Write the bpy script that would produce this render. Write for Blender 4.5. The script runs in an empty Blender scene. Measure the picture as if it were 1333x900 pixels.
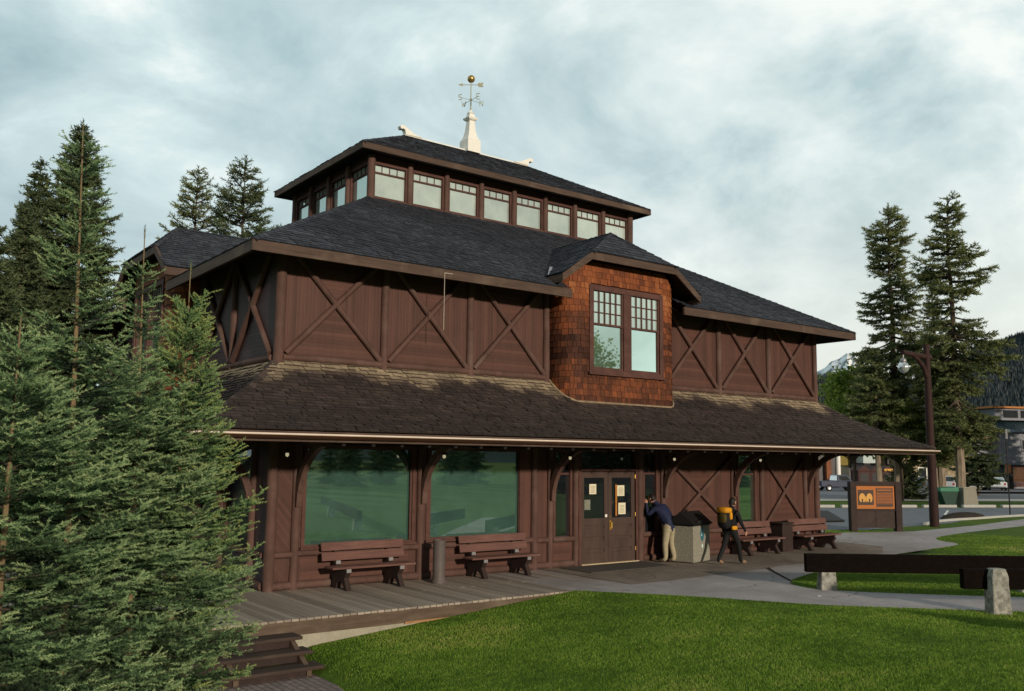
import bpy, bmesh, math, random
import numpy as np
from mathutils import Vector, Matrix
from mathutils.geometry import delaunay_2d_cdt
R = math.radians
random.seed(7)
sc = bpy.context.scene
col = sc.collection

# ------------------------------------------------------------------ helpers
def V(*a): return Vector(a)

class MB:
    """collects polygons; build() links them as ONE mesh object"""
    def __init__(s): s.v = []; s.f = []; s.m = []; s.c = []
    def face(s, pts, m=0, c=0.5):
        i = len(s.v); s.v += [tuple(p) for p in pts]; s.f.append(tuple(range(i, i + len(pts)))); s.m.append(m); s.c.append(c)
    def grid_faces(s, rings, m=0, closed=True, caps=True, c=0.5):
        i0 = len(s.v); n = len(rings[0])
        for r in rings: s.v += [tuple(p) for p in r]
        for k in range(len(rings) - 1):
            for j in range(n if closed else n - 1):
                a = i0 + k * n + j; b = i0 + k * n + (j + 1) % n
                s.f.append((a, b, b + n, a + n)); s.m.append(m); s.c.append(c)
        if caps and closed:
            s.f.append(tuple(i0 + j for j in reversed(range(n)))); s.m.append(m); s.c.append(c)
            s.f.append(tuple(i0 + (len(rings) - 1) * n + j for j in range(n))); s.m.append(m); s.c.append(c)
    def box(s, x0, x1, y0, y1, z0, z1, m=0, c=0.5):
        s.grid_faces([[(x0, y0, z0), (x1, y0, z0), (x1, y1, z0), (x0, y1, z0)], [(x0, y0, z1), (x1, y0, z1), (x1, y1, z1), (x0, y1, z1)]], m, c=c)
    def bar(s, p0, p1, w, h, up=(0, 0, 1), m=0, c=0.5):
        p0 = Vector(p0); p1 = Vector(p1); d = (p1 - p0).normalized(); u = Vector(up)
        sd = d.cross(u).normalized(); u = sd.cross(d).normalized()
        def ring(p): return [p - sd * w / 2 - u * h / 2, p + sd * w / 2 - u * h / 2, p + sd * w / 2 + u * h / 2, p - sd * w / 2 + u * h / 2]
        s.grid_faces([ring(p0), ring(p1)], m, c=c)
    def tube(s, pts, rad, n=10, m=0, caps=True, jit=0.0, c=0.5):
        pts = [Vector(p) for p in pts]
        if not hasattr(rad, '__len__'): rad = [rad] * len(pts)
        rings = []; sd = None
        for i, p in enumerate(pts):
            d = (pts[min(i + 1, len(pts) - 1)] - pts[max(i - 1, 0)]).normalized()
            if sd is None:
                sd = d.cross(Vector((0, 0, 1)) if abs(d.z) < .9 else Vector((1, 0, 0))).normalized()
            sd = (sd - d * sd.dot(d)).normalized(); u = d.cross(sd)
            rings.append([p + (sd * math.cos(2 * math.pi * k / n) + u * math.sin(2 * math.pi * k / n)) * rad[i] * (1 + random.uniform(-jit, jit)) for k in range(n)])
        s.grid_faces(rings, m, caps=caps, c=c)
    def lathe(s, prof, o=(0, 0, 0), n=16, m=0):
        s.grid_faces([[(o[0] + r * math.cos(2 * math.pi * k / n), o[1] + r * math.sin(2 * math.pi * k / n), o[2] + z) for k in range(n)] for r, z in prof], m)
    def extrude(s, poly, fn, d0, d1, m=0):
        """poly in 2d, fn(a,b,d)->3d point"""
        s.grid_faces([[fn(a, b, d0) for a, b in poly], [fn(a, b, d1) for a, b in poly]], m)
    def ball(s, o, r, n=12, m=0, sz=1.0):
        rings = [[(o[0] + r * math.sin(t) * math.cos(2 * math.pi * k / n), o[1] + r * math.sin(t) * math.sin(2 * math.pi * k / n), o[2] - sz * r * math.cos(t)) for k in range(n)] for t in [math.pi * (j + .12) / (n // 2 + .24) for j in range(n // 2 + 1)]]
        s.grid_faces(rings, m)
    def build(s, name, mats, parent=None, smooth=False, bevel=0, tint=False, fix=True):
        me = bpy.data.meshes.new(name)
        me.from_pydata(s.v, [], s.f)
        if not isinstance(mats, (list, tuple)): mats = [mats]
        for m in mats: me.materials.append(m)
        me.polygons.foreach_set('material_index', s.m)
        if tint:
            at = me.attributes.new('tint', 'FLOAT', 'FACE'); at.data.foreach_set('value', s.c)
        if smooth: me.polygons.foreach_set('use_smooth', [True] * len(s.f))
        if fix:
            bm = bmesh.new(); bm.from_mesh(me)
            if smooth or bevel: bmesh.ops.remove_doubles(bm, verts=bm.verts, dist=1e-5)
            bmesh.ops.recalc_face_normals(bm, faces=bm.faces)
            bm.to_mesh(me); bm.free()
        me.update()
        o = bpy.data.objects.new(name, me); col.objects.link(o)
        if parent: o.parent = parent
        if smooth and fix:
            md = o.modifiers.new('es', 'EDGE_SPLIT'); md.split_angle = R(48)
        if bevel:
            b = o.modifiers.new('bv', 'BEVEL'); b.width = bevel; b.segments = 2; b.limit_method = 'ANGLE'; b.angle_limit = R(40)
        return o

def tag(o, label=None, cat=None, group=None, kind=None):
    if label: o['label'] = label
    if cat: o['category'] = cat
    if group: o['group'] = group
    if kind: o['kind'] = kind
    return o

def thing(name, label, cat, loc=(0, 0, 0), rz=0, group=None):
    o = bpy.data.objects.new(name, None); col.objects.link(o); o.location = loc; o.rotation_euler = (0, 0, rz)
    o.empty_display_size = .2
    return tag(o, label, cat, group)

def dup(root, loc, rz, label, group=None, scale=1.0):
    r = root.copy(); col.objects.link(r); r.location = loc; r.rotation_euler = (0, 0, rz); r['label'] = label
    r.scale = (scale, scale, scale)
    if group: r['group'] = group
    for ch in list(root.children):
        c = ch.copy(); col.objects.link(c); c.parent = r
        for g in list(ch.children):
            d = g.copy(); col.objects.link(d); d.parent = c
    return r

def tri_mesh(name, P, tint, mat, parent=None):
    """P: (N,3,3) triangles"""
    n = len(P); me = bpy.data.meshes.new(name)
    me.vertices.add(n * 3); me.vertices.foreach_set('co', P.reshape(-1).astype(np.float32))
    me.loops.add(n * 3); me.loops.foreach_set('vertex_index', np.arange(n * 3, dtype=np.int32))
    me.polygons.add(n); me.polygons.foreach_set('loop_start', np.arange(0, n * 3, 3, dtype=np.int32))
    me.update(calc_edges=True)
    at = me.attributes.new('tint', 'FLOAT', 'FACE'); at.data.foreach_set('value', tint.astype(np.float32))
    me.materials.append(mat)
    o = bpy.data.objects.new(name, me); col.objects.link(o)
    if parent: o.parent = parent
    return o

# ------------------------------------------------------------------ materials
class NT:
    def __init__(s, name):
        s.mat = bpy.data.materials.new(name); s.mat.use_nodes = True; s.t = s.mat.node_tree; s.t.nodes.clear()
        s.out = s.t.nodes.new('ShaderNodeOutputMaterial')
    def n(s, typ, **kw):
        nd = s.t.nodes.new('ShaderNode' + typ)
        for k, v in kw.items():
            if k in nd.inputs.keys():
                nd.inputs[k].default_value = v
            else: setattr(nd, k, v)
        return nd
    def l(s, a, b): s.t.links.new(a, b)
    def math(s, op, a, b=None):
        nd = s.t.nodes.new('ShaderNodeMath'); nd.operation = op
        for i, x in enumerate([a, b]):
            if x is None: continue
            if isinstance(x, (int, float)): nd.inputs[i].default_value = x
            else: s.l(x, nd.inputs[i])
        return nd.outputs[0]
    def mixc(s, f, a, b, blend='MIX'):
        nd = s.t.nodes.new('ShaderNodeMix'); nd.data_type = 'RGBA'; nd.blend_type = blend
        for i, x in [(0, f), (6, a), (7, b)]:
            if isinstance(x, (int, float)): nd.inputs[i].default_value = x
            elif isinstance(x, (tuple, list)): nd.inputs[i].default_value = (*x, 1)
            else: s.l(x, nd.inputs[i])
        return nd.outputs[2]
    def noise(s, scale, detail=4, rough=.6, vec=None, dist=0.0):
        nd = s.n('TexNoise'); nd.inputs['Scale'].default_value = scale; nd.inputs['Detail'].default_value = detail
        nd.inputs['Roughness'].default_value = rough; nd.inputs['Distortion'].default_value = dist
        if vec is not None: s.l(vec, nd.inputs['Vector'])
        return nd.outputs['Fac']
    def ramp(s, fac, stops):
        nd = s.n('ValToRGB'); cr = nd.color_ramp
        while len(cr.elements) < len(stops): cr.elements.new(.5)
        for e, (p, c) in zip(cr.elements, stops):
            e.position = p; e.color = (*c, 1) if isinstance(c, tuple) else (c, c, c, 1)
        s.l(fac, nd.inputs[0]); return nd.outputs[0]
    def obj(s, scale=(1, 1, 1)):
        t = s.n('TexCoord'); m = s.n('Mapping'); m.inputs['Scale'].default_value = scale
        s.l(t.outputs['Object'], m.inputs['Vector']); return m.outputs[0]
    def bsdf(s, color, rough=.7, spec=.3, bump=None, bstr=.3, bdist=.01, metal=0):
        b = s.n('BsdfPrincipled')
        if isinstance(color, tuple): b.inputs['Base Color'].default_value = (*color, 1)
        else: s.l(color, b.inputs['Base Color'])
        if isinstance(rough, (int, float)): b.inputs['Roughness'].default_value = rough
        else: s.l(rough, b.inputs['Roughness'])
        b.inputs['Specular IOR Level'].default_value = spec; b.inputs['Metallic'].default_value = metal
        if bump is not None:
            bp = s.n('Bump'); bp.inputs['Strength'].default_value = bstr; bp.inputs['Distance'].default_value = bdist
            s.l(bump, bp.inputs['Height']); s.l(bp.outputs[0], b.inputs['Normal'])
        return b.outputs[0]
    def done(s, sh): s.l(sh, s.out.inputs[0]); return s.mat

def sc3(c, k): return tuple(min(1, x * k) for x in c)

def m_plain(name, c, rough=.6, var=.25, scale=6, spec=.3, bstr=.15, metal=0, stretch=(1, 1, 1)):
    m = NT(name); v = m.obj(stretch); n1 = m.noise(scale, 5, .65, v); n2 = m.noise(scale * 9, 3, .6, v)
    f = m.math('ADD', m.math('MULTIPLY', n1, .7), m.math('MULTIPLY', n2, .3))
    cc = m.ramp(f, [(.3, sc3(c, 1 - var)), (.7, sc3(c, 1 + var))])
    return m.done(m.bsdf(cc, rough, spec, f, bstr, .01, metal))

def m_wood(name, c, grain=(1, 1, 14), weather=None, wamt=.5, rough=.75, var=.3):
    """weathered painted timber; grain stretched along one object axis"""
    m = NT(name); v = m.obj(grain); v0 = m.obj()
    g = m.noise(3.0, 6, .65, v, .4); big = m.noise(1.1, 4, .6, v0)
    cc = m.ramp(g, [(.3, sc3(c, 1 - var)), (.7, sc3(c, 1 + var))])
    if weather:
        wf = m.ramp(big, [(.52, 0.0), (.75, 1.0)])
        cc = m.mixc(m.math('MULTIPLY', wf, wamt), cc, weather)
    return m.done(m.bsdf(cc, rough, .25, g, .35, .008))

def m_boards(name, c, axis, pitch=.085, var=.16):
    """tongue and groove boards: axis = object axis across which boards repeat ('h' uses x+y)"""
    m = NT(name); t = m.n('TexCoord'); sp = m.n('SeparateXYZ'); m.l(t.outputs['Object'], sp.inputs[0])
    q = sp.outputs[2] if axis == 'z' else m.math('ADD', sp.outputs[0], sp.outputs[1])
    if axis == 'd': q = m.math('ADD', q, m.math('MULTIPLY', sp.outputs[2], .8))
    qq = m.math('DIVIDE', q, pitch); fr = m.math('FRACT', qq); fl = m.math('FLOOR', qq)
    gro = m.math('MULTIPLY', m.math('ABSOLUTE', m.math('SUBTRACT', fr, .5)), 2.0)   # 1 at joints
    h = m.ramp(gro, [(.72, 1.0), (.97, 0.0)])
    wn = m.n('TexWhiteNoise', noise_dimensions='1D'); m.l(fl, wn.inputs['W'])
    big = m.noise(1.3, 5, .65, m.obj()); fine = m.noise(11, 4, .6, m.obj((1, 1, .25)))
    f = m.math('ADD', m.math('MULTIPLY', wn.outputs[0], .35), m.math('ADD', m.math('MULTIPLY', big, .45), m.math('MULTIPLY', fine, .25)))
    cc = m.ramp(f, [(.3, sc3(c, 1 - var * 1.6)), (.75, sc3(c, 1 + var * 1.6))])
    st = m.noise(2.6, 6, .7, m.obj((1.6, 1.6, .22))); sf = m.ramp(st, [(.50, 0.0), (.72, 1.0)])
    cc = m.mixc(m.math('MULTIPLY', sf, .22), cc, sc3((c[0] * 1.25, c[1] * 1.6, c[2] * 1.7), 1.0))
    dk = m.ramp(m.noise(1.7, 6, .7, m.obj((2.2, 2.2, .3))), [(.53, 0.0), (.75, 1.0)]); cc = m.mixc(m.math('MULTIPLY', dk, .4), cc, sc3(c, .45))
    hh = m.math('ADD', h, m.math('MULTIPLY', fine, .15))
    return m.done(m.bsdf(cc, .62, .3, hh, .38, .008))

def m_tint(name, stops, rough=.85, noise_scale=3.0, namt=.35, bstr=.4, spec=.2, streak=None):
    """colour from the per-face 'tint' value plus noise"""
    m = NT(name); a = m.n('Attribute', attribute_name='tint'); n1 = m.noise(noise_scale, 5, .65, m.obj(streak or (1, 1, 1))); n2 = m.noise(noise_scale * 12, 3, .7, m.obj(streak or (1, 1, 1)))
    f = m.math('ADD', a.outputs['Fac'], m.math('MULTIPLY', m.math('SUBTRACT', m.math('ADD', m.math('MULTIPLY', n1, .65), m.math('MULTIPLY', n2, .35)), .5), namt))
    return m.done(m.bsdf(m.ramp(f, stops), rough, spec, n2, bstr, .01))

def m_paving(name, c, var):
    m = NT(name); v = m.obj(); n1 = m.noise(.55, 6, .62, v); n2 = m.noise(45, 3, .7, v); n3 = m.noise(3.2, 5, .65, v)
    f = m.math('ADD', m.math('MULTIPLY', n1, .5), m.math('ADD', m.math('MULTIPLY', n2, .25), m.math('MULTIPLY', n3, .25)))
    cc = m.ramp(f, [(.36, sc3(c, 1 - var * 1.5)), (.64, sc3(c, 1 + var))])
    wv_ = m.n('TexVoronoi'); wv_.feature = 'DISTANCE_TO_EDGE'; wv_.inputs['Scale'].default_value = .42
    mp = m.n('VectorMath', operation='ADD'); nz = m.n('TexNoise'); nz.inputs['Scale'].default_value = 1.4; nz.inputs['Detail'].default_value = 5; m.l(v, nz.inputs['Vector']); m.l(v, mp.inputs[0]); m.l(nz.outputs['Color'], mp.inputs[1]); m.l(mp.outputs[0], wv_.inputs['Vector'])
    ck = m.ramp(wv_.outputs['Distance'], [(.003, 1.0), (.011, 0.0)]); ck = m.math('MULTIPLY', ck, m.ramp(n1, [(.45, 0.0), (.6, 1.0)]))
    cc = m.mixc(m.math('MULTIPLY', ck, .75), cc, sc3(c, .25))
    h = m.math('SUBTRACT', n2, m.math('MULTIPLY', ck, 1.5))
    return m.done(m.bsdf(cc, .93, .15, h, .5, .012))

def m_leaf(name, stops, trans=.25):
    m = NT(name); a = m.n('Attribute', attribute_name='tint'); n1 = m.noise(1.7, 3, .6, m.obj())
    f = m.math('ADD', a.outputs['Fac'], m.math('MULTIPLY', m.math('SUBTRACT', n1, .5), .45))
    cc = m.ramp(f, stops)
    b = m.bsdf(cc, .65, .25); tr = m.n('BsdfTranslucent'); m.l(cc, tr.inputs[0])
    mx = m.n('MixShader'); mx.inputs[0].default_value = trans; m.l(b, mx.inputs[1]); m.l(tr.outputs[0], mx.inputs[2])
    return m.done(mx.outputs[0])

def m_glass(name, base, refl, tintc=(1, 1, 1), rough=.015, base_rough=.4):
    m = NT(name); n0 = m.noise(.8, 2, .5, m.obj())
    bp = m.n('Bump'); bp.inputs['Strength'].default_value = .02; bp.inputs['Distance'].default_value = .05; m.l(n0, bp.inputs['Height'])
    oi = m.n('ObjectInfo'); rv = m.math('ADD', m.math('MULTIPLY', m.noise(1.5, 3, .6, m.obj()), .6), m.math('MULTIPLY', oi.outputs['Random'], .4))
    b = m.bsdf(m.ramp(rv, [(.25, sc3(base, .62)), (.75, sc3(base, 1.25))]), base_rough, .1)
    g = m.n('BsdfGlossy'); g.inputs['Color'].default_value = (*tintc, 1); g.inputs['Roughness'].default_value = rough; m.l(bp.outputs[0], g.inputs['Normal'])
    fr = m.n('LayerWeight'); fr.inputs['Blend'].default_value = .35
    f = m.math('MINIMUM', m.math('ADD', refl, m.math('MULTIPLY', fr.outputs['Fresnel'], .5)), 1.0)
    mx = m.n('MixShader'); m.l(f, mx.inputs[0]); m.l(b, mx.inputs[1]); m.l(g.outputs[0], mx.inputs[2])
    return m.done(mx.outputs[0])

BROWN = (.084, .036, .0265)
M = {}
M['board_v'] = m_boards('board_vertical', BROWN, 'h')
M['board_h'] = m_boards('board_horizontal', BROWN, 'z')
M['board_d'] = m_boards('board_diagonal', sc3(BROWN, .9), 'd')
M['shade_side_v'] = m_boards('board_shaded_vertical', (.05, .026, .028), 'h')  # left wall boards: shade of the unlit side painted into the colour
M['shade_side_h'] = m_boards('board_shaded_horizontal', (.055, .028, .03), 'z')  # same painted shade on the level boards
M['log'] = m_wood('painted_log', (.094, .050, .040), (1, 1, .6), (.165, .115, .094), .6)
M['beam'] = m_wood('painted_beam', (.088, .04, .032), (.6, .6, 1), (.12, .07, .05), .5)
M['frame'] = m_wood('painted_frame', (.090, .041, .033), (1, 1, 1))
M['fascia'] = m_wood('weathered_fascia', (.078, .050, .038), (.5, .5, 6), (.16, .115, .085), .8)
M['soffit'] = m_wood('shaded_soffit_boards', (.011, .007, .006), (1, 1, 1))  # near-black colour paints in the deep shade under the eaves
M['door'] = m_wood('door_paint', (.066, .042, .034), (1, 1, .3))
M['roof'] = m_tint('roof_shingle', [(.0, (.009, .010, .013)), (.42, (.031, .034, .045)), (.75, (.075, .079, .096)), (1., (.14, .14, .15))], .8, 1.2, .55, streak=(1, 1, 1))
M['roof_low'] = m_tint('lower_shingle', [(.0, (.014, .011, .010)), (.35, (.044, .033, .031)), (.6, (.085, .062, .052)), (.82, (.22, .17, .115)), (1., (.36, .28, .185))], .85, 1.1, .36)
M['cedar'] = m_tint('cedar_shingle', [(.0, (.030, .011, .007)), (.35, (.085, .030, .016)), (.65, (.225, .066, .024)), (1., (.38, .145, .055))], .75, 2.0, 1.05, streak=(1, 1, .5))
M['gutter'] = m_plain('gutter_copper', (.15, .07, .045), .25, .2, 4, .5, .03, .75)
M['glass_big'] = m_glass('tinted_glass', (.065, .145, .12), .36, (.80, .96, .88))
M['glass_dark'] = m_glass('dark_glass', (.010, .012, .016), .10, (.8, .9, 1))
M['glass_pale'] = m_glass('blind_glass', (.43, .50, .46), .14, (.9, 1, .98))
M['glass_sky'] = m_glass('sky_glass', (.40, .44, .40), .42, (.85, 1, .93))
M['white'] = m_plain('white_paint', (.82, .80, .74), .5, .06, 9)
M['gold'] = m_plain('old_gold', (.42, .30, .10), .35, .2, 8, .5, .05, .7)
M['lichen'] = m_plain('aged_metal', (.36, .37, .27), .6, .25, 12)
M['paper'] = m_plain('paper', (.72, .66, .48), .8, .05, 9)
M['ink'] = m_plain('ink', (.06, .055, .05), .8, .1, 9)
M['brass'] = m_plain('brass', (.75, .45, .1), .3, .1, 9, .5, .03, .8)
M['black'] = m_plain('black_metal', (.014, .013, .013), .5, .2, 9)
def m_bulb():
    m = NT('lamp_glass'); b = m.n('BsdfPrincipled'); b.inputs['Base Color'].default_value = (.7, .66, .5, 1); b.inputs['Roughness'].default_value = .3
    b.inputs['Emission Color'].default_value = (1, .86, .55, 1); b.inputs['Emission Strength'].default_value = .4; return m.done(b.outputs[0])
M['bulb'] = m_bulb()
M['plank'] = m_tint('deck_plank', [(.0, (.12, .096, .076)), (.5, (.31, .255, .21)), (1., (.48, .405, .335))], .85, 1.4, .5, streak=(6, .8, 6))
M['deckface'] = m_wood('deck_fascia', (.10, .068, .048), (.4, .4, 5), (.19, .15, .11), .7)
M['concrete'] = m_plain('old_concrete', (.34, .31, .24), .9, .25, 3, .2, .4)
M['aggregate'] = m_plain('aggregate_concrete', (.25, .235, .19), .9, .45, 22, .2, .6)
M['benchwood'] = m_wood('bench_plank', (.135, .066, .054), (.5, 3, 6), (.22, .14, .12), .6)
M['benchleg'] = m_wood('bench_support', (.035, .022, .019), (1, 1, 1))
M['steel'] = m_plain('dull_steel', (.30, .29, .30), .45, .12, 9, .4, .05, .5)
M['can'] = m_plain('ash_can_paint', (.105, .086, .080), .6, .2, 5, .3, .04, 0)
M['asphalt'] = m_plain('asphalt', (.15, .155, .175), .9, .2, 1.2, .3, .5)
M['path'] = m_paving('path_asphalt', (.37, .33, .325), .2)
M['apron'] = m_paving('worn_apron', (.26, .215, .18), .34)
M['kerb'] = m_plain('kerb_concrete', (.42, .41, .37), .85, .15, 4)
M['barrier'] = m_plain('barrier_timber', (.0075, .0052, .0045), .95, .4, 3, .03, .5, 0, (.5, 4, 6))
M['stone'] = m_tint('granite_post', [(.1, (.07, .066, .055)), (.45, (.27, .26, .225)), (.6, (.36, .345, .30)), (.9, (.55, .53, .47))], .95, 9, 2.2, 1.0)
M['mat'] = m_plain('rubber_mat', (.085, .076, .068), .9, .3, 30)
M['bark'] = m_plain('bark', (.12, .088, .065), .9, .45, 7, .1, .8, 0, (3, 3, .6))
M['bark_pale'] = m_plain('young_bark', (.20, .145, .08), .9, .3, 7, .1, .6, 0, (3, 3, .6))
M['twig'] = m_plain('twig_bark', (.060, .047, .034), .95, .3, 7)
def m_pinebark():
    m = NT('pine_bark'); t = m.n('TexCoord'); sp = m.n('SeparateXYZ'); m.l(t.outputs['Object'], sp.inputs[0]); n = m.noise(2.5, 5, .65, m.obj((3, 3, .6)))
    up_ = m.ramp(m.math('MULTIPLY', sp.outputs[2], .05), [(.28, 0.0), (.45, 1.0)])
    c = m.mixc(up_, m.ramp(n, [(.3, (.15, .115, .085)), (.7, (.34, .27, .20))]), m.ramp(n, [(.3, (.035, .028, .022)), (.7, (.085, .062, .045))]))
    return m.done(m.bsdf(c, .9, .1, n, .8, .02))
M['bark_pine'] = m_pinebark()
M['post'] = m_wood('lamp_post_log', (.034, .015, .013), (1, 1, .4), (.055, .026, .020), .5)

# ------------------------------------------------------------------ world, sun, camera
SUN_EL, SUN_AZ = R(12.5), R(97)           # azimuth measured from +x towards -y
sdir = Vector((math.cos(SUN_EL) * math.cos(SUN_AZ), -math.cos(SUN_EL) * math.sin(SUN_AZ), math.sin(SUN_EL)))
def make_world():
    w = bpy.data.worlds.new("World"); sc.world = w; w.use_nodes = True; t = w.node_tree; t.nodes.clear()
    m = NT.__new__(NT); m.t = t; m.out = t.nodes.new('ShaderNodeOutputWorld')
    sky = m.n('TexSky'); sky.sky_type = 'NISHITA'; sky.sun_disc = False; sky.sun_elevation = SUN_EL
    sky.sun_rotation = math.atan2(sdir.x, sdir.y); sky.air_density = 1.0; sky.dust_density = 1.5
    tc = m.n('TexCoord'); nv = m.n('VectorMath', operation='NORMALIZE'); m.l(tc.outputs['Generated'], nv.inputs[0])
    sp = m.n('SeparateXYZ'); m.l(nv.outputs[0], sp.inputs[0])
    zz = m.math('ADD', m.math('MAXIMUM', sp.outputs[2], 0.0), .42)
    cb = m.n('CombineXYZ'); m.l(m.math('DIVIDE', sp.outputs[0], zz), cb.inputs[0]); m.l(m.math('DIVIDE', sp.outputs[1], zz), cb.inputs[1]); cb.inputs[2].default_value = 5.3
    n1 = m.noise(2.9, 10, .58, cb.outputs[0], .35)
    mp = m.n('Mapping'); mp.inputs['Location'].default_value = (3.1, 1.7, 2.0); m.l(cb.outputs[0], mp.inputs[0])
    n2 = m.noise(.5, 4, .5, mp.outputs[0])
    f = m.math('ADD', m.math('MULTIPLY', n1, .78), m.math('MULTIPLY', n2, .26))
    cl = m.ramp(f, [(.36, (.33, .45, .485)), (.45, (.44, .585, .61)), (.53, (.565, .70, .715)), (.585, (.68, .81, .81)), (.65, (.95, 1.0, .96))])
    # warm bright band low on the right of the building (+x)
    dt = m.n('VectorMath', operation='DOT_PRODUCT'); m.l(nv.outputs[0], dt.inputs[0]); dt.inputs[1].default_value = (.93, .36, .0)
    side = m.ramp(dt.outputs['Value'], [(.55, 0.0), (.98, 1.0)])
    low = m.ramp(sp.outputs[2], [(.02, 1.0), (.30, 0.0)])
    low2 = m.ramp(sp.outputs[2], [(.0, 1.0), (.38, 0.0)])
    cl = m.mixc(m.math('MULTIPLY', low2, .42), cl, (.80, .85, .84))
    cl = m.mixc(m.math('MULTIPLY', m.math('MULTIPLY', side, low), .75), cl, (.98, .94, .80))
    behind = m.ramp(m.math('ADD', m.math('MULTIPLY', sp.outputs[1], .5), .5), [(.36, .25), (.60, 1.0)])
    cl = m.mixc(1.0, cl, behind, 'MULTIPLY')
    lb = m.n('VectorMath', operation='DOT_PRODUCT'); m.l(nv.outputs[0], lb.inputs[0]); lb.inputs[1].default_value = (.735, .56, .38)
    lobe = m.math('MULTIPLY', m.ramp(lb.outputs['Value'], [(.93, 0.0), (.995, 1.0)]), m.ramp(n1, [(.40, .05), (.64, .55)]))
    cl = m.mixc(lobe, cl, (.93, .97, .92))
    gp = m.n('VectorMath', operation='DOT_PRODUCT'); m.l(nv.outputs[0], gp.inputs[0]); gp.inputs[1].default_value = (.66, -.73, .19)
    gap = m.ramp(m.math('MULTIPLY', gp.outputs['Value'], 1.0), [(.945, 0.0), (.985, 1.0)])
    cl = m.mixc(m.math('MULTIPLY', gap, m.math('ADD', m.math('MULTIPLY', n1, 1.2), .15)), cl, (.80, .92, .86))
    nsc = m.n('VectorMath', operation='SCALE'); m.l(sky.outputs[0], nsc.inputs[0]); nsc.inputs['Scale'].default_value = .10
    cc = m.mixc(.9, nsc.outputs[0], cl)
    gf = m.ramp(m.math('ADD', m.math('MULTIPLY', sp.outputs[2], 8.0), .5), [(.3, 0.0), (.5, 1.0)])
    cc = m.mixc(gf, (.05, .055, .04), cc)
    bg = m.n('Background'); m.l(cc, bg.inputs[0]); bg.inputs[1].default_value = 1.08
    m.l(bg.outputs[0], m.out.inputs[0])
make_world()
sl = bpy.data.lights.new('sun', 'SUN'); sl.energy = 3.2; sl.angle = R(2.5); sl.color = (1, .87, .70)
so = bpy.data.objects.new('sun', sl); col.objects.link(so); so.rotation_euler = sdir.to_track_quat('Z', 'Y').to_euler(); so.location = (5, -40, 30)

F_PX, YAW, PIT, ROL = 1179.2248, .6415, .1246, .0106
CAM = Vector((-7.218, -17.845, 2.688))
fw = Vector((math.sin(YAW) * math.cos(PIT), math.cos(YAW) * math.cos(PIT), math.sin(PIT)))
rt = Vector((math.cos(YAW), -math.sin(YAW), 0)); up = rt.cross(fw)
r2 = rt * math.cos(ROL) + up * math.sin(ROL); u2 = -rt * math.sin(ROL) + up * math.cos(ROL)
cd = bpy.data.cameras.new('camera'); cam = bpy.data.objects.new('camera', cd); col.objects.link(cam)
cd.sensor_fit = 'HORIZONTAL'; cd.sensor_width = 36; cd.lens = F_PX / 1333 * 36; cd.clip_end = 30000; cd.clip_start = .1
cam.matrix_world = Matrix(((r2.x, u2.x, -fw.x, CAM.x), (r2.y, u2.y, -fw.y, CAM.y), (r2.z, u2.z, -fw.z, CAM.z), (0, 0, 0, 1)))
sc.camera = cam
sc.view_settings.view_transform = 'Standard'; sc.view_settings.look = 'None'; sc.view_settings.exposure = 0; sc.view_settings.gamma = 1

# ------------------------------------------------------------------ ground
def sst(x): x = np.clip(x, 0, 1); return x * x * (3 - 2 * x)
def G(x, y):
    x = np.asarray(x, float); y = np.asarray(y, float)
    z = np.maximum(-.08 * np.maximum(5.4 - x, 0), -.80)
    z = z - .20 * sst((-.45 - x) / .5) * sst((-3.0 - y) / .4) * (z > -.65)
    n = .43 * x + .9 * y
    z = z - .2 * sst((n - 31) / 16) * sst((x - 20) / 20)
    return z
def gz(x, y): return float(G(x, y))

def ground_sheet():
    xs = np.concatenate([[-6000, -2000, -600, -200, -80, -40, -20, -12], np.arange(-9, 22, .3), np.arange(22, 130, 4), [160, 220, 400, 1000, 3000, 9000]])
    ys = np.concatenate([[-6000, -2000, -600, -200, -90, -50, -30, -20], np.arange(-16, 2, .3), np.arange(2, 90, 4), [120, 200, 400, 1000, 3000, 9000]])
    X, Y = np.meshgrid(xs, ys); Z = G(X, Y)
    hole = (X > -1.9) & (X < 19.9) & (Y > -2.6) & (Y < 15)      # under the building and deck
    Z = np.where(hole, -1.2, Z)
    nx, ny = len(xs), len(ys)
    v = np.stack([X, Y, Z], -1).reshape(-1, 3); mb = MB(); mb.v = [tuple(p) for p in v.tolist()]
    for j in range(ny - 1):
        for i in range(nx - 1):
            a = j * nx + i; mb.f.append((a, a + 1, a + nx + 1, a + nx)); mb.m.append(0); mb.c.append(.5)
    m = NT('lawn_ground'); n1 = m.noise(.35, 5, .6, m.obj()); n2 = m.noise(22, 4, .7, m.obj()); n3 = m.noise(2.3, 4, .6, m.obj())
    f = m.math('ADD', m.math('MULTIPLY', n1, .4), m.math('ADD', m.math('MULTIPLY', n2, .3), m.math('MULTIPLY', n3, .3)))
    c = m.ramp(f, [(.3, (.036, .066, .008)), (.5, (.072, .12, .015)), (.7, (.12, .15, .028))])
    mat = m.done(m.bsdf(c, .95, .1, n2, .8, .03))
    o = mb.build('ground', mat, smooth=True, fix=False); tag(o, kind='structure')
ground_sheet()

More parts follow.
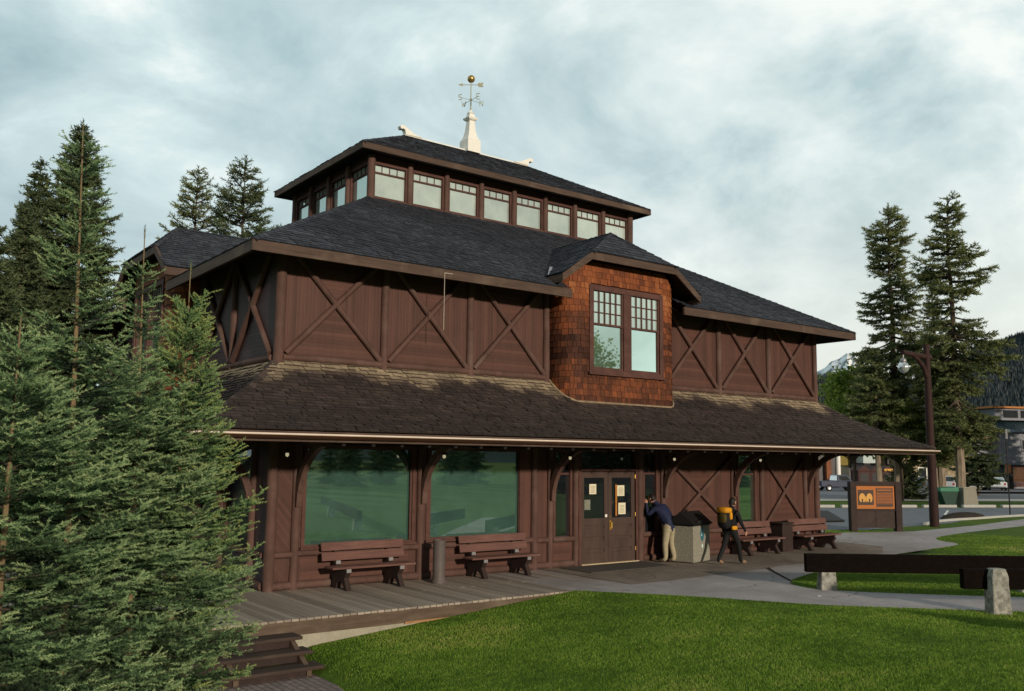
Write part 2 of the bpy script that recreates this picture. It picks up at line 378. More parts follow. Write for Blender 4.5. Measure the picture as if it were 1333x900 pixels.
def sheet(name, poly, mat, dz=.004, sub=0, zfun=gz):
    """flat paving following the ground"""
    vv, _, ff, *_r = delaunay_2d_cdt([Vector(p) for p in poly], [], [list(range(len(poly)))], 1, 1e-6)
    bm = bmesh.new(); vs = [bm.verts.new((v.x, v.y, 0)) for v in vv]
    for f in ff: bm.faces.new([vs[i] for i in f])
    if sub:
        for _ in range(sub):
            bmesh.ops.subdivide_edges(bm, edges=[e for e in bm.edges if e.calc_length() > 3], cuts=1, use_grid_fill=True)
        bmesh.ops.triangulate(bm, faces=bm.faces)
    for v in bm.verts: v.co.z = zfun(v.co.x, v.co.y) + dz
    bmesh.ops.recalc_face_normals(bm, faces=bm.faces)
    for f in bm.faces:
        if f.normal.z < 0: f.normal_flip()
    me = bpy.data.meshes.new(name); bm.to_mesh(me); bm.free(); me.materials.append(mat)
    o = bpy.data.objects.new(name, me); col.objects.link(o); return tag(o, kind='structure')

def smooth_line(pts, k=6):
    out = []
    P = [np.array(p, float) for p in pts]
    for i in range(len(P) - 1):
        a, b, c, d = P[max(i - 1, 0)], P[i], P[i + 1], P[min(i + 2, len(P) - 1)]
        for j in range(k):
            t = j / k
            out.append(tuple(.5 * ((2 * b) + (c - a) * t + (2 * a - 5 * b + 4 * c - d) * t * t + (3 * b - a - 3 * c + d) * t ** 3)))
    out.append(tuple(P[-1])); return out
near_edge = smooth_line([(5.35, -3.24), (6.0, -4.05), (6.75, -5.05), (7.55, -6.35), (8.4, -7.6), (10.57, -9.81), (13.2, -12.6), (17, -16.6)])
far_edge = smooth_line([(19, -15.4), (15.2, -11.6), (12.5, -8.95), (10.9, -7.3), (9.95, -6.05), (10.05, -5.2), (10.6, -4.75), (11.6, -4.35), (14.5, -3.5), (18.32, -2.73), (22.2, -2.3), (23.6, -1.9), (24.3, -.9), (25.9, -.05), (30, .6), (35.1, 1.06), (60, 3.2)])
PATH = near_edge + far_edge + [(60, 5.4), (40.4, 3.42), (33, 2.3), (27.5, 1.9), (24.5, 2.9), (20.5, 3.4), (18.8, .1), (5.35, .1)]
sheet('path', PATH, M['path'])
APRON = [(7.0, .05), (7.0, -3.26), (8.5, -3.2), (12.1, -2.95), (13, -2.75), (15.2, -2.9), (18.4, -2.3), (20.2, -1.2), (20.6, .4), (19.4, 1.5), (18.8, .05)]
sheet('pavement', APRON, M['apron'], .012)
seam = MB(); seam.tube([(12.1, -2.95, .012), (11.5, -3.6, .012), (10.9, -4.3, .012), (10.45, -4.85, .012)], .022, 6)
tag(seam.build('pavement', M['black']), kind='structure')
LOT = [(20, 9), (23, 5), (26.5, 3.3), (34, 3.7), (37, 4.6), (44, 4.4), (62, 3.4), (85, 1), (85, -7), (51.2, 9.6), (42, 14.0), (30, 19.5), (20, 24)]
sheet('parking_lot', LOT, M['asphalt'], .006)
def nline(n, x): return (n - .43 * x) / .9
sheet('sidewalk', [(40, nline(42.5, 40)), (170, nline(42.5, 170)), (170, nline(47, 170)), (40, nline(47, 40))], M['kerb'], .03, 5)
sheet('road', [(30, nline(47, 30)), (190, nline(47, 190)), (190, nline(86, 190)), (30, nline(86, 30))], M['asphalt'], .008, 5)
BRICK = [(-.84, -4.1), (-.80, -4.6), (-.92, -5.4), (-1.25, -6.6), (-1.9, -8.2), (-6, -10), (-6, -4.1)]
def m_brick():
    m = NT('brick_paving'); br = m.n('TexBrick'); br.offset = .5; br.inputs['Scale'].default_value = 1
    mp = m.n('Mapping'); mp.inputs['Rotation'].default_value = (0, 0, R(90)); t = m.n('TexCoord'); m.l(t.outputs['Object'], mp.inputs[0]); m.l(mp.outputs[0], br.inputs['Vector'])
    br.inputs['Brick Width'].default_value = .22; br.inputs['Row Height'].default_value = .11; br.inputs['Mortar Size'].default_value = .007
    br.inputs['Color1'].default_value = (.15, .115, .105, 1); br.inputs['Color2'].default_value = (.20, .155, .14, 1); br.inputs['Mortar'].default_value = (.045, .038, .033, 1)
    n = m.noise(9, 4, .6, m.obj()); c = m.mixc(.5, br.outputs['Color'], m.ramp(n, [(.3, .35), (.7, .8)]), 'MULTIPLY')
    c = m.mixc(1.0, c, (1.5, 1.5, 1.5), 'MULTIPLY')
    return m.done(m.bsdf(c, .9, .2, m.math('MULTIPLY', br.outputs['Fac'], -1.0), .6, .01))
M['brick'] = m_brick()
sheet('brick_path', BRICK, M['brick'], .02, 3, lambda x, y: -.70)

# white lines, kerb stops
def kerb_stops():
    rnd = random.Random(3)
    A = Vector((42.0, 14.15, 0)); B = Vector((58.5, 6.35, 0)); d = (B - A).normalized(); L = (B - A).length; s = -6.0; i = 0
    names = []
    while s < L:
        p = A + d * s; q = A + d * (s + 2.3)
        mb = MB(); mb.bar((p.x, p.y, .09), (q.x, q.y, .09), .22, .17)
        o = mb.build('parking_kerb', M['kerb'], bevel=.03)
        tag(o, 'pale concrete kerb stop edging the far side of the parking lot', 'kerb', 'kerb stops along the parking lot'); s += 2.75; i += 1
kerb_stops()
mb = MB(); pts = smooth_line([(31.5, 3.6), (33.2, 4.15), (35, 4.5), (38.5, 4.6), (44, 4.55), (60, 3.5)], 4)
for a, b in zip(pts, pts[1:]): mb.bar((a[0], a[1], .04), (b[0], b[1], .04), .18, .12)
tag(mb.build('kerb', M['kerb'], bevel=.02), kind='structure')
mb = MB(); mb.bar((40, 7.2, .012), (44.5, 9.4, .012), .12, .004); tag(mb.build('road_marking', M['white']), kind='structure')

# ------------------------------------------------------------------ museum
L, W = 18.61, 13.69
museum = thing('museum_building', 'long dark brown timber museum with stacked shingled roofs and a row of clerestory windows', 'building')
SIDES = [(lambda a, d, z: (a, -d, z), L), (lambda a, d, z: (L + d, a, z), W), (lambda a, d, z: (L - a, W + d, z), L), (lambda a, d, z: (-d, W - a, z), W)]

def shingles(mb, fn, length, prof, expo=.15, wr=(.11, .26), th=.018, tone=None, skip=None, rnd=random.Random(1), jit=.02, inset=None, vr=.15):
    """prof: list of (d,z) from the eave upwards; hips at 45 degrees so the side bounds are -d .. length+d"""
    seg = [0]
    for (d0, z0), (d1, z1) in zip(prof, prof[1:]): seg.append(seg[-1] + math.hypot(d1 - d0, z1 - z0))
    S = seg[-1]
    def at(s):
        s = min(max(s, 0), S)
        for k in range(len(seg) - 1):
            if s <= seg[k + 1] + 1e-9:
                t = (s - seg[k]) / (seg[k + 1] - seg[k]); d0, z0 = prof[k]; d1, z1 = prof[k + 1]
                dd, dz = d1 - d0, z1 - z0; l = math.hypot(dd, dz)
                return d0 + dd * t, z0 + dz * t, (dz / l, -dd / l)        # outward normal in (d,z)
    def bounds(d, z): return inset(d, z) if inset else (-d, length + d)
    n = int(S / expo) + 1
    for i in range(n):
        s0 = i * expo - .01; s1 = min(s0 + expo * 1.25, S)
        if s0 > S - .02: break
        d0, z0, n0 = at(s0); d1, z1, n1 = at(s1)
        l0, r0 = bounds(d0, z0); l1, r1 = bounds(d1, z1)
        ct = rnd.uniform(-.06, .06)
        a = l0 - rnd.uniform(0, .1)
        while a < r0:
            w = rnd.uniform(*wr); b = min(a + w, r0); aa = max(a, l0)
            j = rnd.uniform(0, jit); t = th * rnd.uniform(.8, 1.9)
            if b - aa > .015 and not (skip and skip(*fn((aa + b) / 2, d0, z0))):
                dj, zj, nj = at(max(s0 - j, 0)); g = .004
                bot = lambda x, h: Vector(fn(x, dj + nj[0] * h, zj + nj[1] * h))
                top = lambda x: Vector(fn(min(max(x, l1), r1), d1 + n1[0] * .004, z1 + n1[1] * .004))
                c = (tone(s0 / S, fn((aa + b) / 2, d0, z0)) if tone else .45) + ct + rnd.uniform(-vr, vr)
                mb.face([bot(aa + g, t), bot(b - g, t), top(b - g), top(aa + g)], 0, c)
                mb.face([bot(aa + g, -.004), bot(b - g, -.004), bot(b - g, t), bot(aa + g, t)], 0, c * .55)
            a += w
    # solid deck underneath
    for k in range(len(prof) - 1):
        (d0, z0), (d1, z1) = prof[k], prof[k + 1]
        la, ra = bounds(d0, z0); lb, rb = bounds(d1, z1)
        N = max(1, int(length / .3)); e = .012; M_ = max(1, int(math.hypot(d1 - d0, z1 - z0) / .3))
        for j in range(M_):
            for q in range(N):
                def pt(t, f): return (la + (ra - la) * t + ((lb + (rb - lb) * t) - (la + (ra - la) * t)) * f, d0 + (d1 - d0) * f, z0 + (z1 - z0) * f - e)
                P = [pt(q / N, j / M_), pt((q + 1) / N, j / M_), pt((q + 1) / N, (j + 1) / M_), pt(q / N, (j + 1) / M_)]
                if skip and any(skip(*fn(*p)) for p in P): continue
                mb.face([fn(*p) for p in P], 0, .1)

def caps(mb, path, wid=.13, step=.2, th=.03, c=.4, rnd=random.Random(5), drop=.55):
    """overlapping cap shingles along a hip or ridge"""
    P = [Vector(p) for p in path]
    for a, b in zip(P, P[1:]):
        d = b - a; n = max(1, int(d.length / step)); d.normalize(); sd = d.cross(Vector((0, 0, 1))).normalized()
        for i in range(n):
            p = a + (b - a) * (i / n); q = a + (b - a) * ((i + 1.15) / n); t = th * rnd.uniform(.9, 1.6); cc = c + rnd.uniform(-.2, .2)
            for s in (-1, 1):
                o = sd * s * wid - Vector((0, 0, wid * drop))
                u1 = Vector((0, 0, t)); u0 = Vector((0, 0, .008))
                mb.face([p + u1, q + u0, q + u0 + o, p + u1 + o], 0, cc)
                mb.face([p + u1, p + u1 + o, p + o - Vector((0, 0, .01)), p - Vector((0, 0, .01))], 0, cc * .5)

# --- lower (skirt) roof, flared
LOWP = [(2.57, 3.17), (1.75, 3.53), (.85, 4.02), (.30, 4.42), (-.02, 4.70)]
def low_tone(s, p):
    t = .36
    k = .70 + .06 * math.sin(p[0] * 1.7 + p[1]) + .04 * math.sin(p[0] * 5.1)
    if s > k: t = .36 + .55 * sst((s - k) / .2)
    elif s > .35: t += .10 * math.sin((s - .35) * 8)
    return float(t)
mb = MB(); rn = random.Random(11)
for fn, ln in SIDES: shingles(mb, fn, ln, LOWP, .128, (.10, .24), .024, low_tone, None, rn, .025, vr=.11)
for cx, cy, sx, sy in [(0, 0, -1, -1), (L, 0, 1, -1), (L, W, 1, 1), (0, W, -1, 1)]:
    caps(mb, [(cx + sx * d, cy + sy * d, z + .015) for d, z in LOWP], .12, .19, .022, .38)
low = mb.build('lower_roof', M['roof_low'], museum, tint=True, fix=False)
mb = MB()
def ring_box(mb, d0, d1, z0, z1, x0=0, x1=L, y0=0, y1=W, m=0):
    """rectangular frame between offsets d0<d1 from the rectangle"""
    A = [(x0 - d1, y0 - d1), (x1 + d1, y0 - d1), (x1 + d1, y1 + d1), (x0 - d1, y1 + d1)]; B = [(x0 - d0, y0 - d0), (x1 + d0, y0 - d0), (x1 + d0, y1 + d0), (x0 - d0, y1 + d0)]
    for i in range(4):
        j = (i + 1) % 4
        mb.face([(*A[i], z0), (*A[j], z0), (*A[j], z1), (*A[i], z1)], m); mb.face([(*B[i], z0), (*B[i], z1), (*B[j], z1), (*B[j], z0)], m)
        mb.face([(*A[i], z1), (*A[j], z1), (*B[j], z1), (*B[i], z1)], m); mb.face([(*A[i], z0), (*B[i], z0), (*B[j], z0), (*A[j], z0)], m)
ring_box(mb, 2.50, 2.56, 2.955, 3.14); mb.build('fascia', M['fascia'], low)
mb = MB()
for fn, ln in SIDES:      # boarded soffit rising a little to the wall, with rafters
    mb.face([fn(-2.5, 2.5, 2.99), fn(ln + 2.5, 2.5, 2.99), fn(ln, 0, 3.25), fn(0, 0, 3.25)])
    k = .4
    while k < ln:
        mb.bar(fn(k, .02, 3.19), fn(k, 2.48, 2.94), .07, .10); k += .62
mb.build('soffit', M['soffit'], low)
rim = MB(); mb = MB(); gp = [(2.565 + .055 * math.cos(a) + .055, 3.075 + .075 * math.sin(a)) for a in [R(x) for x in range(180, 361, 30)]]
for si in (0, 3):
    fn, ln = SIDES[si]
    rings = [[fn(-d, d, z) for d, z in gp], [fn(ln + d, d, z) for d, z in gp]]
    mb.grid_faces(rings, 0, closed=False)
    rim.tube([fn(-2.67, 2.678, 3.082), fn(ln + 2.67, 2.678, 3.082)], .019, 8)
mb.build('gutter', M['gutter'], low, smooth=True)
rim.build('gutter_lip_highlight', m_plain('lip_highlight', (.74, .60, .50), .5, .10, 3, .5, .02, .1), low, smooth=True)  # pale colour paints the bright highlight line along the gutter edge

# --- upper roof
UPP = [(.93, 6.92), (-4.3, 9.93)]
up_z = lambda d: 6.92 + (.93 - d) * (9.93 - 6.92) / 5.23
def skip_up(x, y, z):
    if 7.25 < x < 11.36 and y < .15: return True
    if 4.80 < y < 8.90 and x < .15: return True
    return False
mb = MB(); rn = random.Random(12)
def up_tone(s, p): return .40 + .07 * math.sin(p[0] * .8 + p[2] * 2) + .12 * max(0, s - .75)
for fn, ln in SIDES: shingles(mb, fn, ln, UPP, .15, (.10, .25), .017, up_tone, skip_up, rn, .02)
for cx, cy, sx, sy in [(0, 0, -1, -1), (L, 0, 1, -1), (L, W, 1, 1), (0, W, -1, 1)]:
    caps(mb, [(cx + sx * d, cy + sy * d, z + .015) for d, z in UPP], .11, .2, .02, .42)
upper = mb.build('upper_roof', M['roof'], museum, tint=True, fix=False)
mb = MB()
for si, segs in [(0, [(-.94, 7.28), (11.34, L + .94)]), (1, [(-.94, W + .94)]), (2, [(-.94, L + .94)]), (3, [(-.94, W - 8.88), (W - 4.82, W + .94)])]:
    fn, ln = SIDES[si]
    for a, b in segs:
        p = [fn(a, .88, 6.70), fn(b, .88, 6.70)]
        x = [(a, .86), (b, .86), (b, .93), (a, .93)]
        mb.grid_faces([[fn(q[0], q[1], 6.69) for q in x], [fn(q[0], q[1], 6.905) for q in x]])
mb.build('fascia', M['fascia'], upper)
mb = MB()
for si, segs in [(0, [(-.9, 7.25), (11.36, L + .9)]), (1, [(-.9, W + .9)]), (2, [(-.9, L + .9)]), (3, [(-.9, W - 8.9), (W - 4.8, W + .9)])]:
    fn, ln = SIDES[si]
    for a, b in segs:
        mb.face([fn(a, .87, 6.73), fn(b, .87, 6.73), fn(min(b, ln), 0, 7.12), fn(max(a, 0), 0, 7.12)])
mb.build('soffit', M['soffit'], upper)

# --- walls
def panel_fn(side):
    return SIDES[side][0], SIDES[side][1]
def xpanel(mb, side, a0, a1, z0, z1, cz0, cz1, d=0.0, mv=0, mh=1):
    """wall rectangle split into four triangles by the X from (a0,cz0)-(a1,cz1): boards vertical left/right, level top/bottom"""
    fn, ln = SIDES[side]; cm = ((a0 + a1) / 2, (cz0 + cz1) / 2); c = [(a0, z0), (a1, z0), (a1, z1), (a0, z1)]
    P = lambda q: fn(q[0], d, q[1])
    mb.face([P(c[0]), P(c[1]), P(cm)], mh); mb.face([P(c[1]), P(c[2]), P(cm)], mv); mb.face([P(c[2]), P(c[3]), P(cm)], mh); mb.face([P(c[3]), P(c[0]), P(cm)], mv)
def rect(mb, side, a0, a1, z0, z1, d=0.0, m=0):
    fn, ln = SIDES[side]; mb.face([fn(a0, d, z0), fn(a1, d, z0), fn(a1, d, z1), fn(a0, d, z1)], m)
def bx(mb, side, a0, a1, d0, d1, z0, z1, m=0):
    fn, ln = SIDES[side]; r = [(a0, d0), (a1, d0), (a1, d1), (a0, d1)]
    mb.grid_faces([[fn(p, q, z0) for p, q in r], [fn(p, q, z1) for p, q in r]], m)

# second floor
XB = [(.1, 2.52), (2.52, 4.84), (4.84, 7.2), (11.4, 13.78), (13.78, 16.12), (16.12, 18.52)]
mb = MB()
for a0, a1 in XB: xpanel(mb, 0, a0 + .001, a1, 4.55, 7.15, 4.78, 7.12)
rect(mb, 0, -.0, .1, 4.5, 7.15); rect(mb, 0, 18.52, L, 4.5, 7.15); rect(mb, 0, 7.2, 11.4, 4.5, 7.15)
YB = [(0.08, 2.45), (2.45, 4.7), (9.0, 11.3), (11.3, 13.6)]
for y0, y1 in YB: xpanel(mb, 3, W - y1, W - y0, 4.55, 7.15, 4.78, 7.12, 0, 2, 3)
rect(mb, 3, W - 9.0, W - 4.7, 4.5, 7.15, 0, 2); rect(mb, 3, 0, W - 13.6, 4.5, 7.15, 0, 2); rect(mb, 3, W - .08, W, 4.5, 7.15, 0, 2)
rect(mb, 1, 0, W, 4.4, 7.15); rect(mb, 2, 0, L, 4.4, 7.15)
mb.build('upper_wall', [M['board_v'], M['board_h'], M['shade_side_v'], M['shade_side_h']], museum)
def post(side, a, z0, z1, r=.09, mat=None, d=.02):
    fn, ln = SIDES[side]; mb = MB(); n = 6
    mb.tube([fn(a + random.uniform(-.006, .006), d, z0 + (z1 - z0) * k / n) for k in range(n + 1)], [r * random.uniform(.94, 1.05) for _ in range(n + 1)], 12, jit=.03)
    return mb.build('post', mat or M['log'], museum, smooth=True)
def cross(side, a0, a1, z0, z1, r=.066, d=.05):
    fn, ln = SIDES[side]; mb = MB()
    def log(p, q, dd):
        n = 6; mb.tube([fn(p[0] + (q[0] - p[0]) * k / n, dd + random.uniform(-.006, .006), p[1] + (q[1] - p[1]) * k / n) for k in range(n + 1)], [r * random.uniform(.92, 1.06) for _ in range(n + 1)], 10, jit=.03)
    log((a0, z1), (a1, z0), d); log((a0, z0), (a1, z1), d + .012)
    return mb.build('cross_brace', M['log'], museum, smooth=True)
def rail(side, a0, a1, z, r=.07, d=.03, name='rail'):
    fn, ln = SIDES[side]; mb = MB(); n = max(3, int((a1 - a0) / .5))
    mb.tube([fn(a0 + (a1 - a0) * k / n, d, z + random.uniform(-.005, .005)) for k in range(n + 1)], [r * random.uniform(.95, 1.05) for _ in range(n + 1)], 12, jit=.03)
    return mb.build(name, M['log'], museum, smooth=True)
for a in (.06, 2.52, 4.84, 7.18, 11.42, 13.78, 16.12, 18.53): post(0, a, 4.62, 7.13, .092 if a not in (.06,) else .11)
for a0, a1 in XB: cross(0, a0 + .1, a1 - .1, 4.82, 7.10)
for a0, a1 in ((.15, 7.1), (11.5, 18.45)): rail(0, a0, a1, 4.74, .075)
for y in (2.45, 4.72, 8.98, 11.3, 13.62): post(3, W - y, 4.62, 7.13)
for y0, y1 in YB: cross(3, W - y1 + .1, W - y0 - .1, 4.82, 7.10)
for y0, y1 in ((.1, 4.65), (9.05, 13.6)): rail(3, W - y1, W - y0, 4.72, .07)

# first floor front
mb = MB()
rect(mb, 0, 0, .74, 0, 3.24, 0, 4)
rect(mb, 0, .74, 3.29, 0, .86, 0, 1); rect(mb, 0, .74, 6.36, 2.86, 3.24, 0, 1); rect(mb, 0, 3.29, 3.85, 0, 2.86, 0, 0); rect(mb, 0, 3.85, 6.36, 0, .86, 0, 1)
rect(mb, 0, 6.36, 7.46, 0, 3.24, 0, 0); rect(mb, 0, 7.46, 8.0, 0, .68, 0, 1); rect(mb, 0, 7.46, 8.0, 2.86, 3.24, 0, 1); rect(mb, 0, 8.0, 8.33, 0, 3.24, 0, 0)
rect(mb, 0, 8.33, 10.36, 2.95, 3.24, 0, 1); rect(mb, 0, 10.36, 10.62, 0, 3.24, 0, 0); rect(mb, 0, 10.62, 11.12, 0, .68, 0, 1); rect(mb, 0, 10.62, 11.12, 2.86, 3.24, 0, 1)
rect(mb, 0, 11.12, 11.42, 0, 3.24, 0, 0); rect(mb, 0, 11.42, 14.3, 0, .74, 0, 1); xpanel(mb, 0, 11.42, 14.3, .74, 3.24, .74, 2.78)
rect(mb, 0, 14.3, 14.56, 0, 3.24, 0, 0); rect(mb, 0, 14.56, 15.34, 0, .84, 0, 1); rect(mb, 0, 14.56, 15.34, 2.86, 3.24, 0, 1); rect(mb, 0, 15.34, 15.74, 0, 3.24, 0, 0)
rect(mb, 0, 15.74, 17.72, 0, .74, 0, 1); xpanel(mb, 0, 15.74, 17.72, .74, 3.24, .74, 2.78); rect(mb, 0, 17.72, L, 0, 3.24, 0, 0)
for s in (1, 2): rect(mb, s, 0, SIDES[s][1], 0, 3.24, 0, 0)
for y0, y1, z0, z1 in [(0, .82, 0, 3.24), (.82, 2.5, 0, .66), (.82, 2.5, 2.86, 3.24), (2.5, 2.75, 0, 3.24), (2.75, 4.4, 0, .66), (2.75, 4.4, 2.86, 3.24), (4.4, W, 0, 3.24)]:
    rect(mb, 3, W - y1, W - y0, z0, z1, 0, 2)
mb.build('ground_floor_wall', [M['board_v'], M['board_h'], M['shade_side_v'], M['shade_side_h'], M['board_d']], museum)
for a, r in ((.05, .115), (.58, .095), (3.57, .10), (6.83, .095), (7.33, .085), (8.17, .085), (10.47, .10), (11.36, .085), (14.32, .09), (15.66, .085), (17.84, .09), (18.44, .10)):
    post(0, a, .0, 3.2, r)
for y in (.8, 2.62, 4.4, 6.8, 9.2, 11.6, 13.6): post(3, W - y, 0, 3.2, .085)
for a0, a1, z in ((.1, .55, .70), (.62, 3.5, .72), (3.65, 6.77, .72), (6.9, 7.28, .70), (7.4, 8.1, .70), (10.55, 11.3, .70), (11.42, 14.26, .70), (14.4, 15.6, .74), (15.72, 17.78, .70), (17.9, 18.4, .70)): rail(0, a0, a1, z, .068)
for a0, a1 in ((.1, .55), (.62, 8.1), (10.55, 11.3), (11.42, 18.4)): rail(0, a0, a1, .085, .085, .02, 'base_log')
for y0, y1 in ((.1, .75), (.85, 2.55), (2.7, 4.35)): rail(3, W - y1, W - y0, .70, .062)
rail(3, 0, W - .1, .085, .085, .02, 'base_log')
cross(0, 11.5, 14.22, .78, 2.78, .058); cross(0, 15.78, 17.74, .78, 2.78, .055)
def knee(side, a, mirror=False, reach=1.55):
    fn, ln = SIDES[side]; mb = MB(); pts = []
    for k in range(9):
        t = k / 8; ang = t * math.pi / 2
        pts.append((.10 + (reach - .10) * (1 - math.cos(ang)), 1.70 + 1.30 * math.sin(ang) * (1 - .03 * t)))
    o = []; i = []
    for k, (d, z) in enumerate(pts):
        o.append((d + .07, z - .03)); i.append((d - .04, z + .09))
    for k in range(8):
        q = [o[k], o[k + 1], i[k + 1], i[k]]
        mb.grid_faces([[fn(a - .06, d, z) for d, z in q], [fn(a + .06, d, z) for d, z in q]])
    mb.bar(fn(a, .1, 2.98), fn(a, reach + .5, 2.93), .11, .12)
    return mb.build('knee_brace', M['log'], museum)
for a in (.58, 3.57, 7.33, 11.36, 14.32, 17.9): knee(0, a)
for y in (.8, 2.62, 4.4, 6.8, 9.2, 11.6): knee(3, W - y)

# windows
def frame_boxes(mb, side, a0, a1, z0, z1, w, d0, d1):
    bx(mb, side, a0, a1, d0, d1, z0, z0 + w); bx(mb, side, a0, a1, d0, d1, z1 - w, z1)
    bx(mb, side, a0, a0 + w, d0, d1, z0 + w, z1 - w); bx(mb, side, a1 - w, a1, d0, d1, z0 + w, z1 - w)
def window(side, a0, a1, z0, z1, w, glass, grid=None, d=0.0, parent=None, split=None, pd=-.06, cur=None):
    mb = MB(); frame_boxes(mb, side, a0, a1, z0, z1, w, d - .09, d + .035)
    bx(mb, side, a0 - .03, a1 + .03, d + .036, d + .085, z0 - .02, z0 + .035)
    wn = mb.build('window', M['frame'], parent or museum, bevel=.008)
    mb = MB(); rect(mb, side, a0 + w, a1 - w, z0 + w, z1 - w, d + pd); mb.build('pane', glass, wn)
    mb = MB(); n = 0
    if split: bx(mb, side, a0 + w, a1 - w, d + pd - .005, d + pd + .035, split - .025, split + .025); n = 1
    if grid:
        nx, nz, g0, g1 = grid
        for k in range(1, nx):
            x = a0 + w + (a1 - a0 - 2 * w) * k / nx; bx(mb, side, x - .011, x + .011, d + pd - .003, d + pd + .022, g0, g1)
        for k in range(1, nz):
            z = g0 + (g1 - g0) * k / nz; bx(mb, side, a0 + w, a1 - w, d + pd - .004, d + pd + .02, z - .011, z + .011)
        n = 1
    if n: mb.build('muntin', M['frame'], wn)
    return wn
window(0, .72, 3.42, .80, 2.95, .075, M['glass_big']); window(0, 3.72, 6.46, .82, 2.95, .085, M['glass_big'])
window(0, 7.44, 8.06, .70, 2.95, .07, M['glass_dark'], (2, 1, 2.35, 2.88), split=2.33)
window(0, 10.60, 11.16, .70, 2.95, .06, M['glass_dark'], (2, 1, 2.35, 2.88), split=2.33)
window(0, 14.52, 15.42, .82, 2.95, .08, M['glass_big'], None, split=2.30)
for y0, y1 in ((.82, 2.55), (2.7, 4.38)): window(3, W - y1, W - y0, .72, 2.95, .08, M['glass_dark'], None)
window(0, 8.33, 10.36, 2.42, 2.97, .05, M['glass_dark'], (2, 1, 2.45, 2.94))       # transom over the doors

# doors
for a0, a1, hs in ((8.37, 9.335, 1), (9.345, 10.31, -1)):
    mb = MB(); z0, zt = .04, 2.40; gt, gb = 2.22, 1.18
    bx(mb, 0, a0, a0 + .13, -.07, -.015, z0, zt); bx(mb, 0, a1 - .13, a1, -.07, -.015, z0, zt)
    bx(mb, 0, a0 + .13, a1 - .13, -.07, -.016, gt, zt)
    zs = [z0, .30, .40, .62, .70, .93, 1.0, gb]
    for k in range(0, 8, 2): bx(mb, 0, a0 + .13, a1 - .13, -.07, -.016, zs[k] if k else z0, zs[k + 1] if k != 6 else gb)
    bx(mb, 0, a0 + .13, a1 - .13, -.07, -.040, .28, 1.02)
    dr = mb.build('door', M['door'], museum, bevel=.006)
    mb = MB(); rect(mb, 0, a0 + .128, a1 - .128, gb - .01, gt + .01, -.045); mb.build('pane', M['glass_dark'], dr)
    mb = MB(); xh = a1 - .06 if hs > 0 else a0 + .065
    if hs < 0:
        bx(mb, 0, xh - .028, xh + .028, -.015, .0, .86, 1.12); mb.tube([(xh, -.0, .90), (xh, -.05, .92), (xh, -.05, 1.06), (xh, .0, 1.08)], .012, 8); mb.lathe([(.0, 0), (.03, 0), (.03, .01), (0, .012)], (xh, .01, 1.2))
        mb.build('handle', M['brass'], dr)
        mb = MB()
        for z in (.3, 1.2, 2.2): mb.tube([(a1 + .005, -.0 - .004, z), (a1 + .005, -.004, z + .1)], .012, 8)
        mb.build('hinge', M['brass'], dr)
    else:
        bx(mb, 0, xh - .05, xh + .02, -.015, -.005, 1.20, 1.27); mb.build('lock_plate', M['white'], dr)
mb = MB(); bx(mb, 0, 8.33, 10.36, -.05, .10, .012, .04); mb.build('threshold', m_plain('threshold_metal', (.5, .40, .26), .5, .2, 8), museum)
mb = MB(); bx(mb, 0, 8.28, 8.365, -.08, .04, .0, 3.0); bx(mb, 0, 10.315, 10.40, -.08, .04, .0, 3.0); bx(mb, 0, 8.365, 10.315, -.08, .03, 2.405, 2.47); mb.build('door_frame', M['frame'], museum, bevel=.006)

# clerestory
A = 4.3; cx0, cx1, cy0, cy1 = A, L - A, A, W - A
CL, CW = cx1 - cx0, cy1 - cy0
CS = [(lambda a, d, z: (cx0 + a, cy0 - d, z), CL), (lambda a, d, z: (cx1 + d, cy0 + a, z), CW), (lambda a, d, z: (cx1 - a, cy1 + d, z), CL), (lambda a, d, z: (cx0 - d, cy1 - a, z), CW)]
S0 = len(SIDES); SIDES += CS
mb = MB()
for k in range(4):
    ln = CS[k][1]; rect(mb, S0 + k, 0, ln, 9.5, 9.96, 0, 1); rect(mb, S0 + k, 0, ln, 10.93, 11.25, 0, 1)
mb.build('clerestory_wall', [M['board_v'], M['board_h']], museum)
for k, nb in ((0, 8), (1, 4), (2, 8), (3, 4)):
    ln = CS[k][1]; st = ln / nb
    for i in range(nb):
        window(S0 + k, i * st + .06, (i + 1) * st - .06, 9.90, 10.97, .075, M['glass_sky'] if k in (1, 3) else M['glass_pale'], (4, 1, 10.69, 10.90), split=10.67, pd=-.05)
    for i in range(nb + (1 if k in (0, 2) else 0)):
        if k in (1, 3) and i == 0: continue
        fn = CS[k][0]; mb = MB(); a = i * st; r = .085 if 0 < i < nb else .11
        mb.tube([fn(a, .05, z) for z in (9.66, 10.1, 10.6, 11.12)], [r * random.uniform(.95, 1.05) for _ in range(4)], 12, jit=.02)
        mb.build('post', M['log'], museum, smooth=True)
    rail(S0 + k, 0, ln, 9.86, .07, .04)
